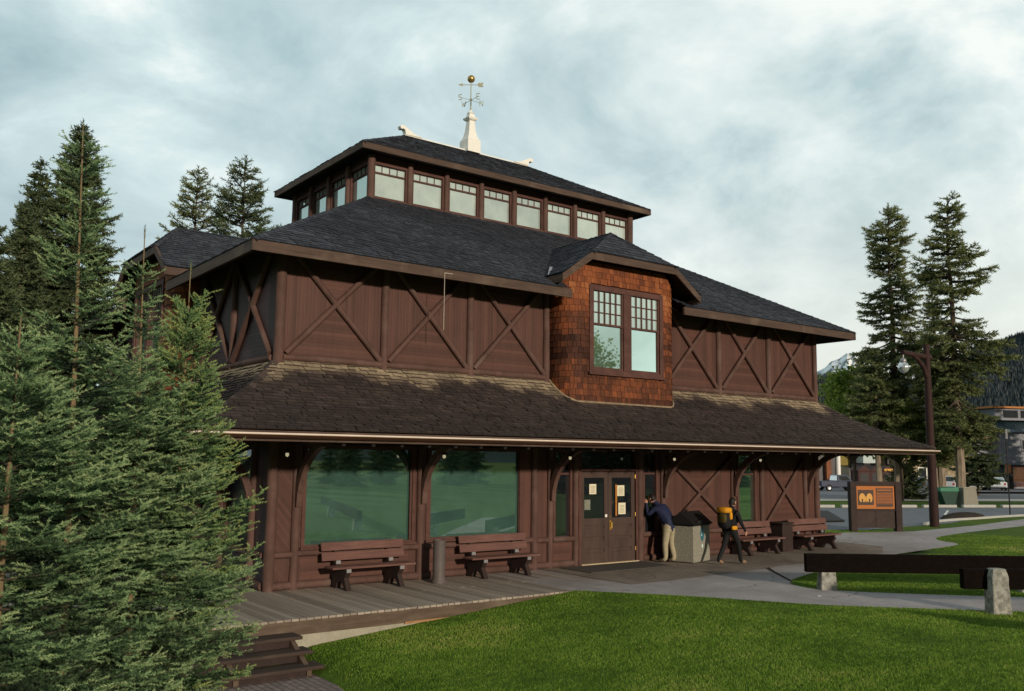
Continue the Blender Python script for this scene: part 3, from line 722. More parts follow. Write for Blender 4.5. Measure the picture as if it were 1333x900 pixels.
# clerestory roof
ex = .54; half = CW / 2 + ex; TOPP = [(.54, 11.28), (-CW / 2, 13.0)]
mb = MB(); rn = random.Random(13)
for fn, ln in CS: shingles(mb, fn, ln, TOPP, .15, (.10, .25), .017, lambda s, p: .40, None, rn, .02)
for sx, sy, x, y in [(-1, -1, cx0, cy0), (1, -1, cx1, cy0), (1, 1, cx1, cy1), (-1, 1, cx0, cy1)]:
    caps(mb, [(x + sx * .54, y + sy * .54, 11.295), (x - sx * CW / 2, y - sy * CW / 2, 13.02)], .11, .2, .02, .4)
croof = mb.build('clerestory_roof', M['roof'], museum, tint=True, fix=False)
mb = MB(); ring_box(mb, .48, .545, 11.10, 11.27, cx0, cx1, cy0, cy1); mb.build('fascia', M['fascia'], croof)
mb = MB()
for fn, ln in CS: mb.face([fn(-.5, .5, 11.14), fn(ln + .5, .5, 11.14), fn(ln, 0, 11.18), fn(0, 0, 11.18)])
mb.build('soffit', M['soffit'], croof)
# white ridge cresting with curled ends
ry = W / 2; rx0, rx1 = cx0 + CW / 2, cx1 - CW / 2
mb = MB()
mb.grid_faces([[(x, ry - .09, 12.99), (x, ry, 13.075), (x, ry + .09, 12.99)] for x in (rx0 - .05, rx1 + .05)], 0)
for x, s in ((rx0, -1), (rx1, 1)):
    poly = [(-.9, .02), (-.5, .10), (-.15, .26), (.10, .40), (.28, .44), (.38, .36), (.34, .24), (.24, .22), (.20, .27), (.10, .20), (.05, .0)]
    mb.extrude([(a * .66, b * .66) for a, b in poly], lambda a, b, d, x=x, s=s: (x + s * a, ry + d, 13.03 + b), -.09, .09)
mb.build('ridge_cresting', M['white'], croof)

# dormers (rounded shingled bays with clipped gable roofs), front and left
def dormer(fn, cen):
    """fn(a, d, z): a along the wall (cen = middle), d outwards"""
    root = None
    hw, dp, rr = 2.02, .75, .55
    path = [(cen - hw, -.02), (cen - hw, dp - rr)]
    for k in range(1, 8): ang = R(180 + 90 * k / 8 * 1.0); path.append((cen - hw + rr + rr * math.cos(ang), dp - rr - rr * math.sin(ang)))
    path.append((cen - hw + rr, dp)); n = 12
    right = [(2 * cen - a, d) for a, d in reversed(path)]
    full = path + right
    # arc-length parametrisation
    acc = [0]
    for p, q in zip(full, full[1:]): acc.append(acc[-1] + math.hypot(q[0] - p[0], q[1] - p[1]))
    def at(t):
        t = min(max(t, 0), acc[-1])
        for k in range(len(acc) - 1):
            if t <= acc[k + 1] + 1e-9:
                f = (t - acc[k]) / max(1e-9, acc[k + 1] - acc[k]); return full[k][0] + (full[k + 1][0] - full[k][0]) * f, full[k][1] + (full[k + 1][1] - full[k][1]) * f
    def nrm(t):
        p, q = at(t - .02), at(t + .02); dx, dy = q[0] - p[0], q[1] - p[1]; l = math.hypot(dx, dy); return -dy / l, dx / l
    wa0, wa1, wz0, wz1 = cen - 1.33, cen + 1.33, 4.86, 7.15
    def ztop(a): return min(7.72, 7.05 + (2.42 - abs(a - cen)) * .69 - .03)
    def zbot(d):
        P = LOWP
        for (d0, z0), (d1, z1) in zip(P, P[1:]):
            if d1 <= d <= d0: return z0 + (z1 - z0) * (d - d0) / (d1 - d0)
        return 4.6
    mb = MB(); rn = random.Random(21); z = 3.7; row = 0
    while z < 7.75:
        t = -rn.uniform(0, .15); ct = rn.uniform(-.12, .12)
        while t < acc[-1]:
            w = rn.uniform(.075, .19); a, b = max(t, 0), min(t + w, acc[-1]); t += w
            if b - a < .02: continue
            for k in range(1):
                p, q = at(a + .004), at(b - .004); np_, nq = nrm(a + .02), nrm(b - .02)
                th = .020 * rn.uniform(.8, 1.4); zz = z - rn.uniform(0, .02); z1 = z + .185
                pm = ((p[0] + q[0]) / 2, (p[1] + q[1]) / 2)
                if z1 < zbot(pm[1]) - .05 or zz > ztop(pm[0]) + .02: continue
                z1 = min(z1, max(ztop(pm[0]) + .03, zz + .02))
                if pm[1] > dp - .01 and wa0 + .06 <= p[0] and q[0] <= wa1 - .06 and zz > wz0 + .02 and z1 < wz1 + .1: continue
                if pm[1] > dp - .03 and zz < wz1 and z1 > wz0:
                    if p[0] < wa0 + .06 < q[0]: q = (wa0 + .06, q[1])
                    elif p[0] < wa1 - .06 < q[0]: p = (wa1 - .06, p[1])
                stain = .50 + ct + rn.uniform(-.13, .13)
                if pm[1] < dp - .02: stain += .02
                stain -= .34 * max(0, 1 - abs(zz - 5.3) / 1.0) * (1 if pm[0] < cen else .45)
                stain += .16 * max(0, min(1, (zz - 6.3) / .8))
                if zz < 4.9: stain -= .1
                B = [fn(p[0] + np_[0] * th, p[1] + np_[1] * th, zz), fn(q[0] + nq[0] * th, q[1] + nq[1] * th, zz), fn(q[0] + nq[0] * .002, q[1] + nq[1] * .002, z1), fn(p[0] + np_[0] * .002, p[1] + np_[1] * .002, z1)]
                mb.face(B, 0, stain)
                mb.face([fn(p[0], p[1], zz), fn(q[0], q[1], zz), B[1], B[0]], 0, stain * .4)
        z += .152; row += 1
    for k in range(len(full) - 1):     # sheathing behind the shingles
        p, q = full[k], full[k + 1]
        if p[1] > dp - .001 and q[1] > dp - .001:
            for za, zb, aa, ab in ((3.6, wz0, p[0], q[0]), (wz1, 7.68, p[0], q[0]), (wz0, wz1, p[0], wa0), (wz0, wz1, wa1, q[0])):
                mb.face([fn(aa, dp - .012, za), fn(ab, dp - .012, za), fn(ab, dp - .012, zb), fn(aa, dp - .012, zb)], 0, .1)
        else: mb.face([fn(p[0] * .999 + cen * .001, p[1] - .01, 3.6), fn(q[0] * .999 + cen * .001, q[1] - .01, 3.6), fn(q[0] * .999 + cen * .001, q[1] - .01, min(7.6, ztop(q[0]))), fn(p[0] * .999 + cen * .001, p[1] - .01, min(7.6, ztop(p[0])))], 0, .1)
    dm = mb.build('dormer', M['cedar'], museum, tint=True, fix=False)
    mb = MB(); mb.tube([fn(p[0] + (p[0] - cen) * .012, p[1] + .03, zbot(p[1]) + .02 + .012 * math.sin(p[0] * 9)) for p in full], .028, 6, jit=.2); mb.build('base_trim', m_plain('weathered_trim', (.27, .20, .13), .9, .4, 9), dm)
    # double window
    mb = MB()
    def b2(a0, a1, d0, d1, z0, z1):
        r = [(a0, d0), (a1, d0), (a1, d1), (a0, d1)]; mb.grid_faces([[fn(p, q, z0) for p, q in r], [fn(p, q, z1) for p, q in r]])
    b2(wa0, wa0 + .13, dp - .1, dp + .05, wz0, wz1); b2(wa1 - .13, wa1, dp - .1, dp + .05, wz0, wz1); b2(cen - .13, cen + .13, dp - .1, dp + .045, wz0 + .12, wz1 - .14)
    b2(wa0 + .13, wa1 - .13, dp - .1, dp + .048, wz1 - .14, wz1); b2(wa0 + .13, wa1 - .13, dp - .1, dp + .048, wz0, wz0 + .12); b2(wa0 - .04, wa1 + .04, dp + .051, dp + .09, wz0 - .03, wz0 + .04)
    mb.build('window_frame', M['frame'], dm, bevel=.008)
    for a0, a1 in ((wa0 + .13, cen - .13), (cen + .13, wa1 - .13)):
        mb = MB(); zm = 6.12
        b2(a0, a0 + .05, dp - .05, dp + .0, wz0 + .12, zm); b2(a1 - .05, a1, dp - .05, dp, wz0 + .12, zm); b2(a0 + .05, a1 - .05, dp - .05, dp, wz0 + .12, wz0 + .18); b2(a0, a1, dp - .05, dp + .02, zm, zm + .05)
        b2(a0, a0 + .04, dp - .04, dp + .015, zm + .05, wz1 - .14); b2(a1 - .04, a1, dp - .04, dp + .015, zm + .05, wz1 - .14)
        for k in range(1, 5): x = a0 + .04 + (a1 - a0 - .08) * k / 5; b2(x - .012, x + .012, dp - .03, dp + .004, zm + .05, wz1 - .14)
        for k in range(1, 3): z = zm + .05 + (wz1 - .14 - zm - .05) * k / 3; b2(a0 + .04, a1 - .04, dp - .03, dp + .002, z - .012, z + .012)
        mb.build('sash', M['frame'], dm)
        mb = MB(); mb.face([fn(a0, dp - .035, wz0 + .12), fn(a1, dp - .035, wz0 + .12), fn(a1, dp - .035, zm + .02), fn(a0, dp - .035, zm + .02)]); mb.build('pane', M['glass_sky2'], dm)
        mb = MB(); mb.face([fn(a0, dp - .028, zm + .02), fn(a1, dp - .028, zm + .02), fn(a1, dp - .028, wz1 - .1), fn(a0, dp - .028, wz1 - .1)]); mb.build('pane', M['glass_sky'], dm)
    # clipped-gable roof
    fd = 1.12; eb, tb, pk = 7.24, 7.92, 8.80; hb, ht = 2.50, 1.52; pd = .16          # heights of the roof surface at rake foot, hip edge, peak
    slope = (pk - eb) / hb
    mb = MB(); rn = random.Random(31)
    back = -2.15
    for s in (-1, 1):
        # side plane: courses along d, from the eave (|a|=hb) to the ridge
        S = math.hypot(hb, pk - eb); N = int(S / .15)
        for i in range(N + 1):
            f0 = i * .15 / S; f1 = min(1, f0 + .19 / S)
            if f0 >= 1: break
            a0 = hb * (1 - f0); a1 = hb * (1 - f1); z0 = eb + (pk - eb) * f0; z1 = eb + (pk - eb) * f1
            def dfront(a): return fd if a >= ht else pd + (fd - pd) * (a / ht)
            zb = lambda z: .93 - (z - 6.92) / ((9.93 - 6.92) / 5.23) - .25             # where the main roof passes that height
            dd = zb(z0); de = dfront(a0)
            x = dd - rn.uniform(0, .1)
            while x < de:
                w = rn.uniform(.1, .25); x0, x1 = max(x, dd), min(x + w, de); x += w
                if x1 - x0 < .015: continue
                c = .45 + rn.uniform(-.16, .16); th = .018 * rn.uniform(.7, 1.4); x0t, x1t = min(x0, dfront(a1)), min(x1, dfront(a1))
                P = [fn(cen + s * (a0 + th * .5), x0 + .004, z0 + th), fn(cen + s * (a0 + th * .5), x1 - .004, z0 + th), fn(cen + s * a1, x1t - .004, z1 + .004), fn(cen + s * a1, x0t + .004, z1 + .004)]
                mb.face(P, 0, c); mb.face([fn(cen + s * a0, x0 + .004, z0 - .005), fn(cen + s * a0, x1 - .004, z0 - .005), P[1], P[0]], 0, c * .5)
        mb.face([fn(cen + s * hb, fd, eb - .015), fn(cen + s * ht, fd, tb - .045), fn(cen, pd, pk - .03), fn(cen, back, pk - .03), fn(cen + s * hb, .3, eb - .015)], 0, .1)
        caps(mb, [fn(cen + s * ht, fd, tb), fn(cen, pd, pk + .01)], .1, .18, .02, .45)
    # front hip plane
    S = math.hypot(fd - pd, pk - tb); N = int(S / .15)
    for i in range(N + 1):
        f0 = i * .15 / S; f1 = min(1, f0 + .19 / S)
        if f0 >= 1: break
        h0, h1 = ht * (1 - f0), ht * (1 - f1); d0, d1 = fd + .03 + (pd - fd - .03) * f0, fd + .03 + (pd - fd - .03) * f1; z0, z1 = tb + (pk - tb) * f0, tb + (pk - tb) * f1
        x = -h0
        while x < h0:
            w = rn.uniform(.1, .24); x0, x1 = x, min(x + w, h0); x += w
            if x1 - x0 < .015: continue
            c = .45 + rn.uniform(-.16, .16); th = .018 * rn.uniform(.7, 1.4); cl = lambda q: min(max(q, -h1), h1)
            P = [fn(cen + x0 + .004, d0 + th * .6, z0 + th), fn(cen + x1 - .004, d0 + th * .6, z0 + th), fn(cen + cl(x1 - .004), d1, z1 + .004), fn(cen + cl(x0 + .004), d1, z1 + .004)]
            mb.face(P, 0, c); mb.face([fn(cen + x0, d0, z0 - .01), fn(cen + x1, d0, z0 - .01), P[1], P[0]], 0, c * .5)
    mb.face([fn(cen - ht, fd, tb - .02), fn(cen + ht, fd, tb - .02), fn(cen, pd, pk - .02)], 0, .1)
    caps(mb, [fn(cen, pd, pk + .01), fn(cen, back, pk + .01)], .1, .18, .02, .45)
    mb.build('dormer_roof', M['roof'], dm, tint=True, fix=False)
    # rake and hip fascia boards, boarded soffit
    mb = MB(); T = .19
    def board(p, q):
        (a0, z0), (a1, z1) = p, q
        mb.grid_faces([[fn(a0, fd - .06, z0 - T), fn(a0, fd + .0, z0 - T), fn(a0, fd + .0, z0), fn(a0, fd - .06, z0)], [fn(a1, fd - .06, z1 - T), fn(a1, fd, z1 - T), fn(a1, fd, z1), fn(a1, fd - .06, z1)]])
    board((cen - hb, eb - .02), (cen - ht, tb - .02)); board((cen - ht, tb - .02), (cen + ht, tb - .02)); board((cen + ht, tb - .02), (cen + hb, eb - .02))
    for s in (-1, 1): mb.grid_faces([[fn(cen + s * (hb - .06), d, eb - .03 - T), fn(cen + s * hb, d, eb - .03 - T), fn(cen + s * hb, d, eb - .03), fn(cen + s * (hb - .06), d, eb - .03)] for d in (fd - .062, .15)])
    mb.build('rake_board', M['fascia'], dm)
    mb = MB()
    Q = [(-hb + .05, eb - .10), (-ht, tb - .09), (ht, tb - .09), (hb - .05, eb - .10)]
    for (a0, z0), (a1, z1) in zip(Q, Q[1:]): mb.face([fn(cen + a0, fd - .06, z0), fn(cen + a1, fd - .06, z1), fn(cen + a1, -.1, z1), fn(cen + a0, -.1, z0)])
    mb.face([fn(cen - hb + .05, .0, eb - .12), fn(cen + hb - .05, 0, eb - .12), fn(cen + ht, 0, tb - .1), fn(cen - ht, 0, tb - .1)])
    mb.build('soffit', M['soffit'], dm)
    return dm
M['glass_sky2'] = m_glass('dormer_glass', (.17, .26, .21), .58, (.84, 1, .92))
dormer(SIDES[0][0], L / 2); dormer(SIDES[3][0], W / 2)
mb = MB(); mb.bar((6.88, -.56, 7.24), (7.42, .02, 7.62), .17, .03, (-.1, -.5, .85)); mb.build('flashing_board', M['steel'], museum)
mb = MB(); mb.tube([(3.5, -.945, 6.82), (3.50, -.945, 5.52)], .008, 6); mb.tube([(3.5, -.94, 6.81), (3.72, -.94, 6.815)], .01, 6); mb.build('hanging_cord', m_plain('cord', (.42, .36, .30), .8), museum)

# weather vane on the ridge
wv = thing('weathervane', 'white turned ridge finial carrying a gold ball, arrow and compass letters', 'weathervane', (L / 2 + .05, ry, 12.95)); wv.scale = (.95, .95, .835)
mb = MB()
def sq(h, z): return [(-h, -h, z), (h, -h, z), (h, h, z), (-h, h, z)]
mb.grid_faces([sq(h, z) for h, z in [(.27, .0), (.27, .52), (.235, .56), (.18, .72), (.14, .95), (.115, 1.25), (.105, 1.36), (.17, 1.40), (.20, 1.46), (.20, 1.49), (.12, 1.54), (.10, 1.66)]])
mb.lathe([(.09, 1.66), (.13, 1.70), (.09, 1.75), (.05, 1.8), (.035, 1.84)], n=14); mb.build('pedestal', M['white'], wv)
mb = MB(); mb.tube([(0, 0, 1.8), (0, 0, 2.3), (0, 0, 3.08)], [.028, .022, .014], 8); mb.ball((0, 0, 2.32), .045, 8)
for a in range(4): d = Vector((math.cos(a * math.pi / 2), math.sin(a * math.pi / 2), 0)) * .42; mb.tube([(0, 0, 2.27), (d.x, d.y, 2.27)], .009, 6)
mb.build('pole', M['lichen'], wv)
def letter(strokes, d, z, name='compass_letter'):
    mb = MB(); n = Vector((d[1], -d[0], 0))
    for p, q in strokes:
        P = Vector((d[0] * .46, d[1] * .46, z)); e = Vector((.8, -.6, 0))
        mb.bar(P + e * p[0] + Vector((0, 0, p[1])), P + e * q[0] + Vector((0, 0, q[1])), .022, .03, (.6, .8, 0))
    mb.build(name, M['lichen'], wv)
h, w = .115, .055
letter([((-w, -h), (-w, h)), ((-w, h), (w, -h)), ((w, -h), (w, h))], (1, 0), 2.27)
letter([((w, h), (-w, h * .8)), ((-w, h * .8), (-w, .02)), ((-w, .02), (w, -.02)), ((w, -.02), (w, -h * .8)), ((w, -h * .8), (-w, -h))], (-1, 0), 2.27)
letter([((-w, -h), (-w, h)), ((-w, h), (w, h)), ((-w, 0), (w * .7, 0)), ((-w, -h), (w, -h))], (0, -1), 2.27)
letter([((-w * 1.3, h), (-w * .6, -h)), ((-w * .6, -h), (0, h * .4)), ((0, h * .4), (w * .6, -h)), ((w * .6, -h), (w * 1.3, h))], (0, 1), 2.27)
mb = MB(); mb.ball((0, 0, 3.18), .14, 16, sz=1.14); mb.build('ball', M['gold'], wv, smooth=True)
mb = MB(); e = Vector((.8, -.6, 0)); z = Vector((0, 0, 2.93))
mb.bar(z - e * .42, z + e * .42, .02, .02); mb.face([z - e * .48, z - e * .30 + V(0, 0, .07), z - e * .30 - V(0, 0, .07)])
for o in (V(.004, .005, 0), V(-.004, -.005, 0)): mb.face([p + o for p in (z + e * .22 + V(0, 0, .02), z + e * .28 + V(0, 0, .09), z + e * .46 + V(0, 0, .09), z + e * .40, z + e * .46 - V(0, 0, .09), z + e * .28 - V(0, 0, .09))])
mb.build('arrow', M['lichen'], wv, fix=False)

# eave lamps
def lamp_at(x, y, z, label):
    t = thing('eave_lamp', label, 'lamp', (x, y, z), 0, 'small lamps under the front eave')
    mb = MB(); mb.tube([(0, 0, .42), (0, 0, .14)], .012, 6); mb.lathe([(.02, .18), (.055, .14), (.06, .10), (.02, .10)], n=12); mb.build('socket', M['black'], t)
    mb = MB(); mb.ball((0, 0, .07), .036, 10, sz=1.3); mb.build('bulb', M['bulb'], t, smooth=True)
    return t
l0 = lamp_at(-.05, -.95, 2.66, 'small bare eave lamp by the corner post left of the first big window')
for x, lb in ((3.58, 'small bare eave lamp between the two big windows'), (7.2, 'small bare eave lamp just left of the double doors'), (10.85, 'small bare eave lamp above the man leaning at the window'), (14.45, 'small bare eave lamp above the right hand narrow window')):
    dup(l0, (x, -.95, 2.66), 0, lb)
t = thing('lantern', 'black lantern hanging under the far right end of the eave', 'lamp', (18.83, -2.3, 2.60))
mb = MB(); mb.tube([(0, 0, .45), (0, 0, .25)], .01, 6); mb.lathe([(.02, .28), (.09, .2), (.09, .17), (.02, .17)], n=10); mb.build('hood', M['black'], t)
mb = MB(); mb.lathe([(.06, .17), (.07, .05), (.03, .0)], n=10); mb.build('shade', M['black'], t)

# notices on the doors
def notice(x, z, w, h, label, mat, y=.012):
    t = thing('paper_notice', label, 'notice', (x, y * 0 + .015, z))
    mb = MB(); mb.box(-w / 2, w / 2, .0, .004, 0, h); mb.build('sheet', mat, t)
    mb = MB(); n = 6
    for k in range(n):
        ww = w * random.uniform(.45, .75); mb.box(-ww / 2, ww / 2, -.003, -.001, h * (.15 + .7 * k / n), h * (.15 + .7 * k / n) + h * .045)
    mb.build('print', m_plain('print_grey', (.30, .27, .2), .8), t)
notice(8.80, 1.80, .24, .26, 'single pale paper notice taped inside the left door glass', M['paper'])
notice(9.80, 1.74, .26, .28, 'upper of two pale notices on the right door glass', M['paper'])
notice(9.84, 1.26, .26, .30, 'lower of two pale notices on the right door glass', M['paper'])
mb = MB(); mb.box(9.60, 9.66, .012, .018, 1.22, 2.04); tag(mb.build('paper_strip', m_plain('orange_card', (.40, .16, .03), .8)), 'narrow orange strip beside the two notices on the right door', 'notice')
t = thing('leaflet_box', 'small pale leaflet holder low in the left door glass', 'leaflet holder', (8.61, .013, 1.40))
mb = MB(); mb.box(-.10, .10, .0, .02, 0, .26); mb.build('holder', m_plain('leaflet', (.20, .20, .16), .8, .5, 14), t)

# ------------------------------------------------------------------ boardwalk, steps
deck = thing('boardwalk', 'weathered plank boardwalk along the museum front with pale concrete footing', 'boardwalk')
mb = MB(); rn = random.Random(4); x = -4.6
while x < 7.0:
    w = .135; c = rn.uniform(.3, .72)
    y0 = -3.24 + rn.uniform(-.008, .008)
    segs = [(y0, -.02)] if x > -.0 else [(y0, 3.0), (3.01, 9.0)]
    if x > 2.0: yc = -1.6 + .3 * rn.randint(0, 1); segs = [(y0, yc), (yc + .006, -.02)] if rn.random() < .5 else segs
    for a, b in segs: mb.box(x, x + w - .015, a, b, -.038 + rn.uniform(-.003, .003), .0 + rn.uniform(-.003, .003), 0, c + rn.uniform(-.06, .06))
    x += w
mb.build('plank', M['plank'], deck, tint=True).name = 'planking'
mb = MB(); mb.box(-4.6, 7.0, -3.22, -3.165, -.27, -.041); mb.box(-4.6, 7.0, -3.16, -.02, -.10, -.045); mb.box(-4.66, -4.605, -3.22, 9, -.27, -.01); mb.build('fascia', M['deckface'], deck)
mb = MB(); mb.box(-4.5, 5.6, -3.21, -2.9, -1.1, -.272); mb.build('footing', M['concrete'], deck)
mb = MB(); mb.box(1.35, 5.6, -3.245, -3.225, -.285, -.245); mb.build('trim', m_plain('bare_timber', (.34, .18, .08), .8), deck)
st = thing('wooden_steps', 'short flight of three dark worn timber steps up to the boardwalk', 'steps', (-.85, -3.24, -.70))
for i, (ye, z) in enumerate(((-3.72, -.19), (-4.05, -.36), (-4.40, -.53))):
    mb = MB(); mb.box(-3.6, .02 + .04 * i, ye + 3.24, ye + 3.24 + .40, z + .70 - .055, z + .70); mb.build('tread', m_wood('step_tread%d' % i, (.05, .033, .026), (.4, 4, 5), (.13, .085, .06), .6), st, bevel=.008)
    mb = MB(); mb.box(-3.5, -.10, ye + 3.24 + .10, ye + 3.24 + .13, z + .70 - .175, z + .70 - .056); mb.build('riser', M['benchleg'], st)
for x in (-.14, -1.3, -2.5):
    mb = MB(); mb.extrude([(-1.10, 0), (-1.10, .11), (-.76, .28), (-.42, .45), (.0, .45), (.0, 0)], lambda a, b, d, x=x: (x + d, a, b), -.03, .05); mb.build('stringer', M['deckface'], st)
t = mb = MB(); mb.box(7.5, 10.3, -1.38, -.22, .017, .034)
tag(mb.build('door_mat', M['mat'], bevel=.006), 'dark rubber mat lying in front of the double doors', 'mat')

# ------------------------------------------------------------------ benches, ash can, bin
def bench(label, x, y, rz):
    t = thing('park_bench', label, 'bench', (x, y, 0.0), rz, 'brown plank benches along the museum wall')
    mb = MB(); mb.box(-.97, .97, -.30, -.12, .43, .475); mb.box(-.97, .97, -.10, .10, .43, .475); mb.build('seat', M['benchwood'], t, bevel=.01)
    mb = MB()
    for z0, d0 in ((.56, .20), (.76, .245)):
        mb.grid_faces([[(-.97, d0, z0), (.97, d0, z0), (.97, d0 + .045, z0 - .005), (-.97, d0 + .045, z0 - .005)], [(-.97, d0 + .04, z0 + .17), (.97, d0 + .04, z0 + .17), (.97, d0 + .085, z0 + .165), (-.97, d0 + .085, z0 + .165)]])
    mb.build('backrest', M['benchwood'], t, bevel=.01)
    for xs in (-.62, .62):
        mb = MB()
        pr = [(-.36, .0), (-.22, .0), (-.17, .10), (-.03, .17), (.10, .12), (.17, 0), (.36, 0), (.36, .12), (.30, .42), (.37, .92), (.30, .92), (.20, .50), (.14, .425), (-.30, .425), (-.31, .36), (-.22, .24)]
        mb.extrude(pr, lambda a, b, d, xs=xs: (xs + d, a, b), -.055, .055); sp = mb.build('support', M['benchleg'], t, bevel=.008)
        mb = MB(); mb.box(xs - .05, xs + .05, -.325, -.302, .36, .43); mb.build('bracket', M['steel'], sp); mb = MB(); mb.box(xs - .05, xs + .05, .165, .195, .49, .56); mb.build('bracket', M['steel'], sp)
    return t
b0 = bench('brown plank bench under the first big window, nearest the steps', 2.05, -.50, 0)
dup(b0, (5.45, -.50, 0), 0, 'brown plank bench under the second big window, right of the ash can')
dup(b0, (14.7, -.55, 0), 0, 'brown plank bench half hidden behind the walking person')
dup(b0, (17.55, -.55, 0), 0, 'brown plank bench at the far right corner of the museum')
t = thing('ash_can', 'slim brown metal ash cylinder standing between two benches', 'ash can', (3.62, -.76, 0))
mb = MB(); mb.lathe([(.15, 0.0), (.15, .08), (.135, .12), (.135, .86), (.14, .88), (.14, .91), (.12, .92), (.11, .88), (.0, .86)], n=24); mb.build('body', M['can'], t, smooth=True)
mb = MB(); mb.lathe([(.165, 0.0), (.165, .05), (.151, .07)], n=24); mb.build('base', M['can'], t, smooth=True)

tb = thing('litter_bin', 'square concrete litter bin with dark pitched metal lid and blue green emblem', 'litter bin', (11.15, -1.31, 0.012), R(15))
mb = MB(); mb.box(0, .96, 0, .70, .02, .97); mb.build('body', M['aggregate'], tb, bevel=.02)
mb = MB(); f = .07
mb.grid_faces([[(-f, -f, 1.0), (-f, .35, 1.33), (-f, .70 + f, 1.0)], [(.96 + f, -f, 1.0), (.96 + f, .35, 1.33), (.96 + f, .70 + f, 1.0)]]); mb.box(-.02, .98, -.02, .72, .965, 1.0); mb.box(.2, .5, -.02, .2, 1.02, 1.10)
mb.build('lid', M['black'], tb)
mb = MB(); n = 20; yy = -.004
mb.extrude([(.50 + .105 * math.cos(2 * math.pi * k / n), .74 + .19 * math.sin(2 * math.pi * k / n)) for k in range(n)], lambda a, b, d: (a, d, b), -.004, .0); mb.build('emblem', m_plain('emblem_teal', (.03, .13, .17), .5, .3, 14), tb)
mb = MB(); mb.extrude([(.44, .68), (.47, .70), (.49, .86), (.465, .74), (.43, .72)], lambda a, b, d: (a, d, b), -.008, -.005); mb.extrude([(.54, .74), (.57, .76), (.58, .84), (.55, .82)], lambda a, b, d: (a, d, b), -.008, -.005); mb.build('emblem_mark', m_plain('emblem_light', (.55, .75, .75), .5), tb)
mb = MB(); mb.extrude([(.50 + .035 * math.cos(2 * math.pi * k / 12), .43 + .05 * math.sin(2 * math.pi * k / 12)) for k in range(12)], lambda a, b, d: (a, d, b), -.004, .0); mb.build('sticker', m_plain('sticker', (.55, .85, .75), .4), tb)

t = thing('planter_box', 'dark timber box standing between the two right hand benches', 'box', (16.15, -.32, .012))
mb = MB(); mb.box(-.25, .25, -.25, .25, 0, .80); mb.build('body', M['benchleg'], t, bevel=.015); mb = MB(); mb.box(-.28, .28, -.28, .28, .802, .86); mb.build('lid', M['benchleg'], t, bevel=.01)
t = thing('reading_desk', 'low dark sloping display panel beyond the last bench', 'display panel', (19.5, .4, .012), R(-12))
mb = MB(); mb.box(-.06, .06, .1, .25, 0, .85); mb.build('leg', M['black'], t)
mb = MB(); mb.grid_faces([[(-.45, -.38, .72), (.45, -.38, .72), (.45, .38, 1.0), (-.45, .38, 1.0)], [(-.45, -.40, .78), (.45, -.40, .78), (.45, .36, 1.06), (-.45, .36, 1.06)]]); mb.build('panel', M['black'], t)

# ------------------------------------------------------------------ barriers
def barrier(label, post_xy, p0, p1, zc, hgt, posts, front):
    t = thing('beam_barrier', label, 'barrier')
    mb = MB(); mb.bar((*p0, zc), (*p1, zc), .17, hgt); mb.build('beam', M['barrier'], t, bevel=.012)
    d = (Vector(p1) - Vector(p0)).normalized(); ang = math.atan2(d.y, d.x)
    for px, py, ht, off in posts:
        mb = MB(); c, s = math.cos(ang), math.sin(ang)
        def P(a, b, z): return (px + a * c - b * s, py + a * s + b * c, z)
        rings = []; n = 7; rn = random.Random(int(px * 100))
        for k in range(n):
            z = gz(px, py) - .05 + (ht + .05) * k / (n - 1); w = .175 - .035 * k / (n - 1)
            if k == n - 1: w *= .85
            q = []
            for a, b in ((-1, -1), (0, -1.03), (1, -1), (1.03, 0), (1, 1), (0, 1.03), (-1, 1), (-1.03, 0)): q.append(P(a * w + rn.uniform(-.009, .009), b * w + rn.uniform(-.009, .009), z + rn.uniform(-.006, .006)))
            rings.append(q)
        mb.grid_faces(rings); mb.c = [.5] * len(mb.f); mb.build('stone_post', M['stone'], t, tint=True, bevel=.02)
        mb = MB()
        for zz in (zc - .09, zc + .09):
            q = P(0, -.11 if off > 0 else .11, zz); mb.ball(q, .018, 8)
        if off > 0: mb.build('bolt', M['steel'], t)
    return t
# long beam: left end (9.89,-5.9) running away to the right; pixel-measured posts at (10.04,-6.08) and beyond
barrier('long dark timber beam barrier on stone posts across the right lawn', None, (9.64, -5.80), (15.0, -9.95), .56, .38, [(10.06, -6.03, .5, 1), (13.4, -8.6, .5, 1)], True)
barrier('short near section of dark beam barrier behind a speckled stone post', None, (9.60, -9.18), (12.4, -11.3), .60, .36, [(10.0, -9.62, .80, -1)], False)
# the barriers that stand out of frame beside the camera and show in the big windows
barrier('dark beam barrier on the lawn seen mirrored in the big windows', None, (8.3, -11.9), (12.6, -24.2), .60, .34, [(8.73, -12.9, .5, 1), (11.2, -20.2, .5, 1)], True)

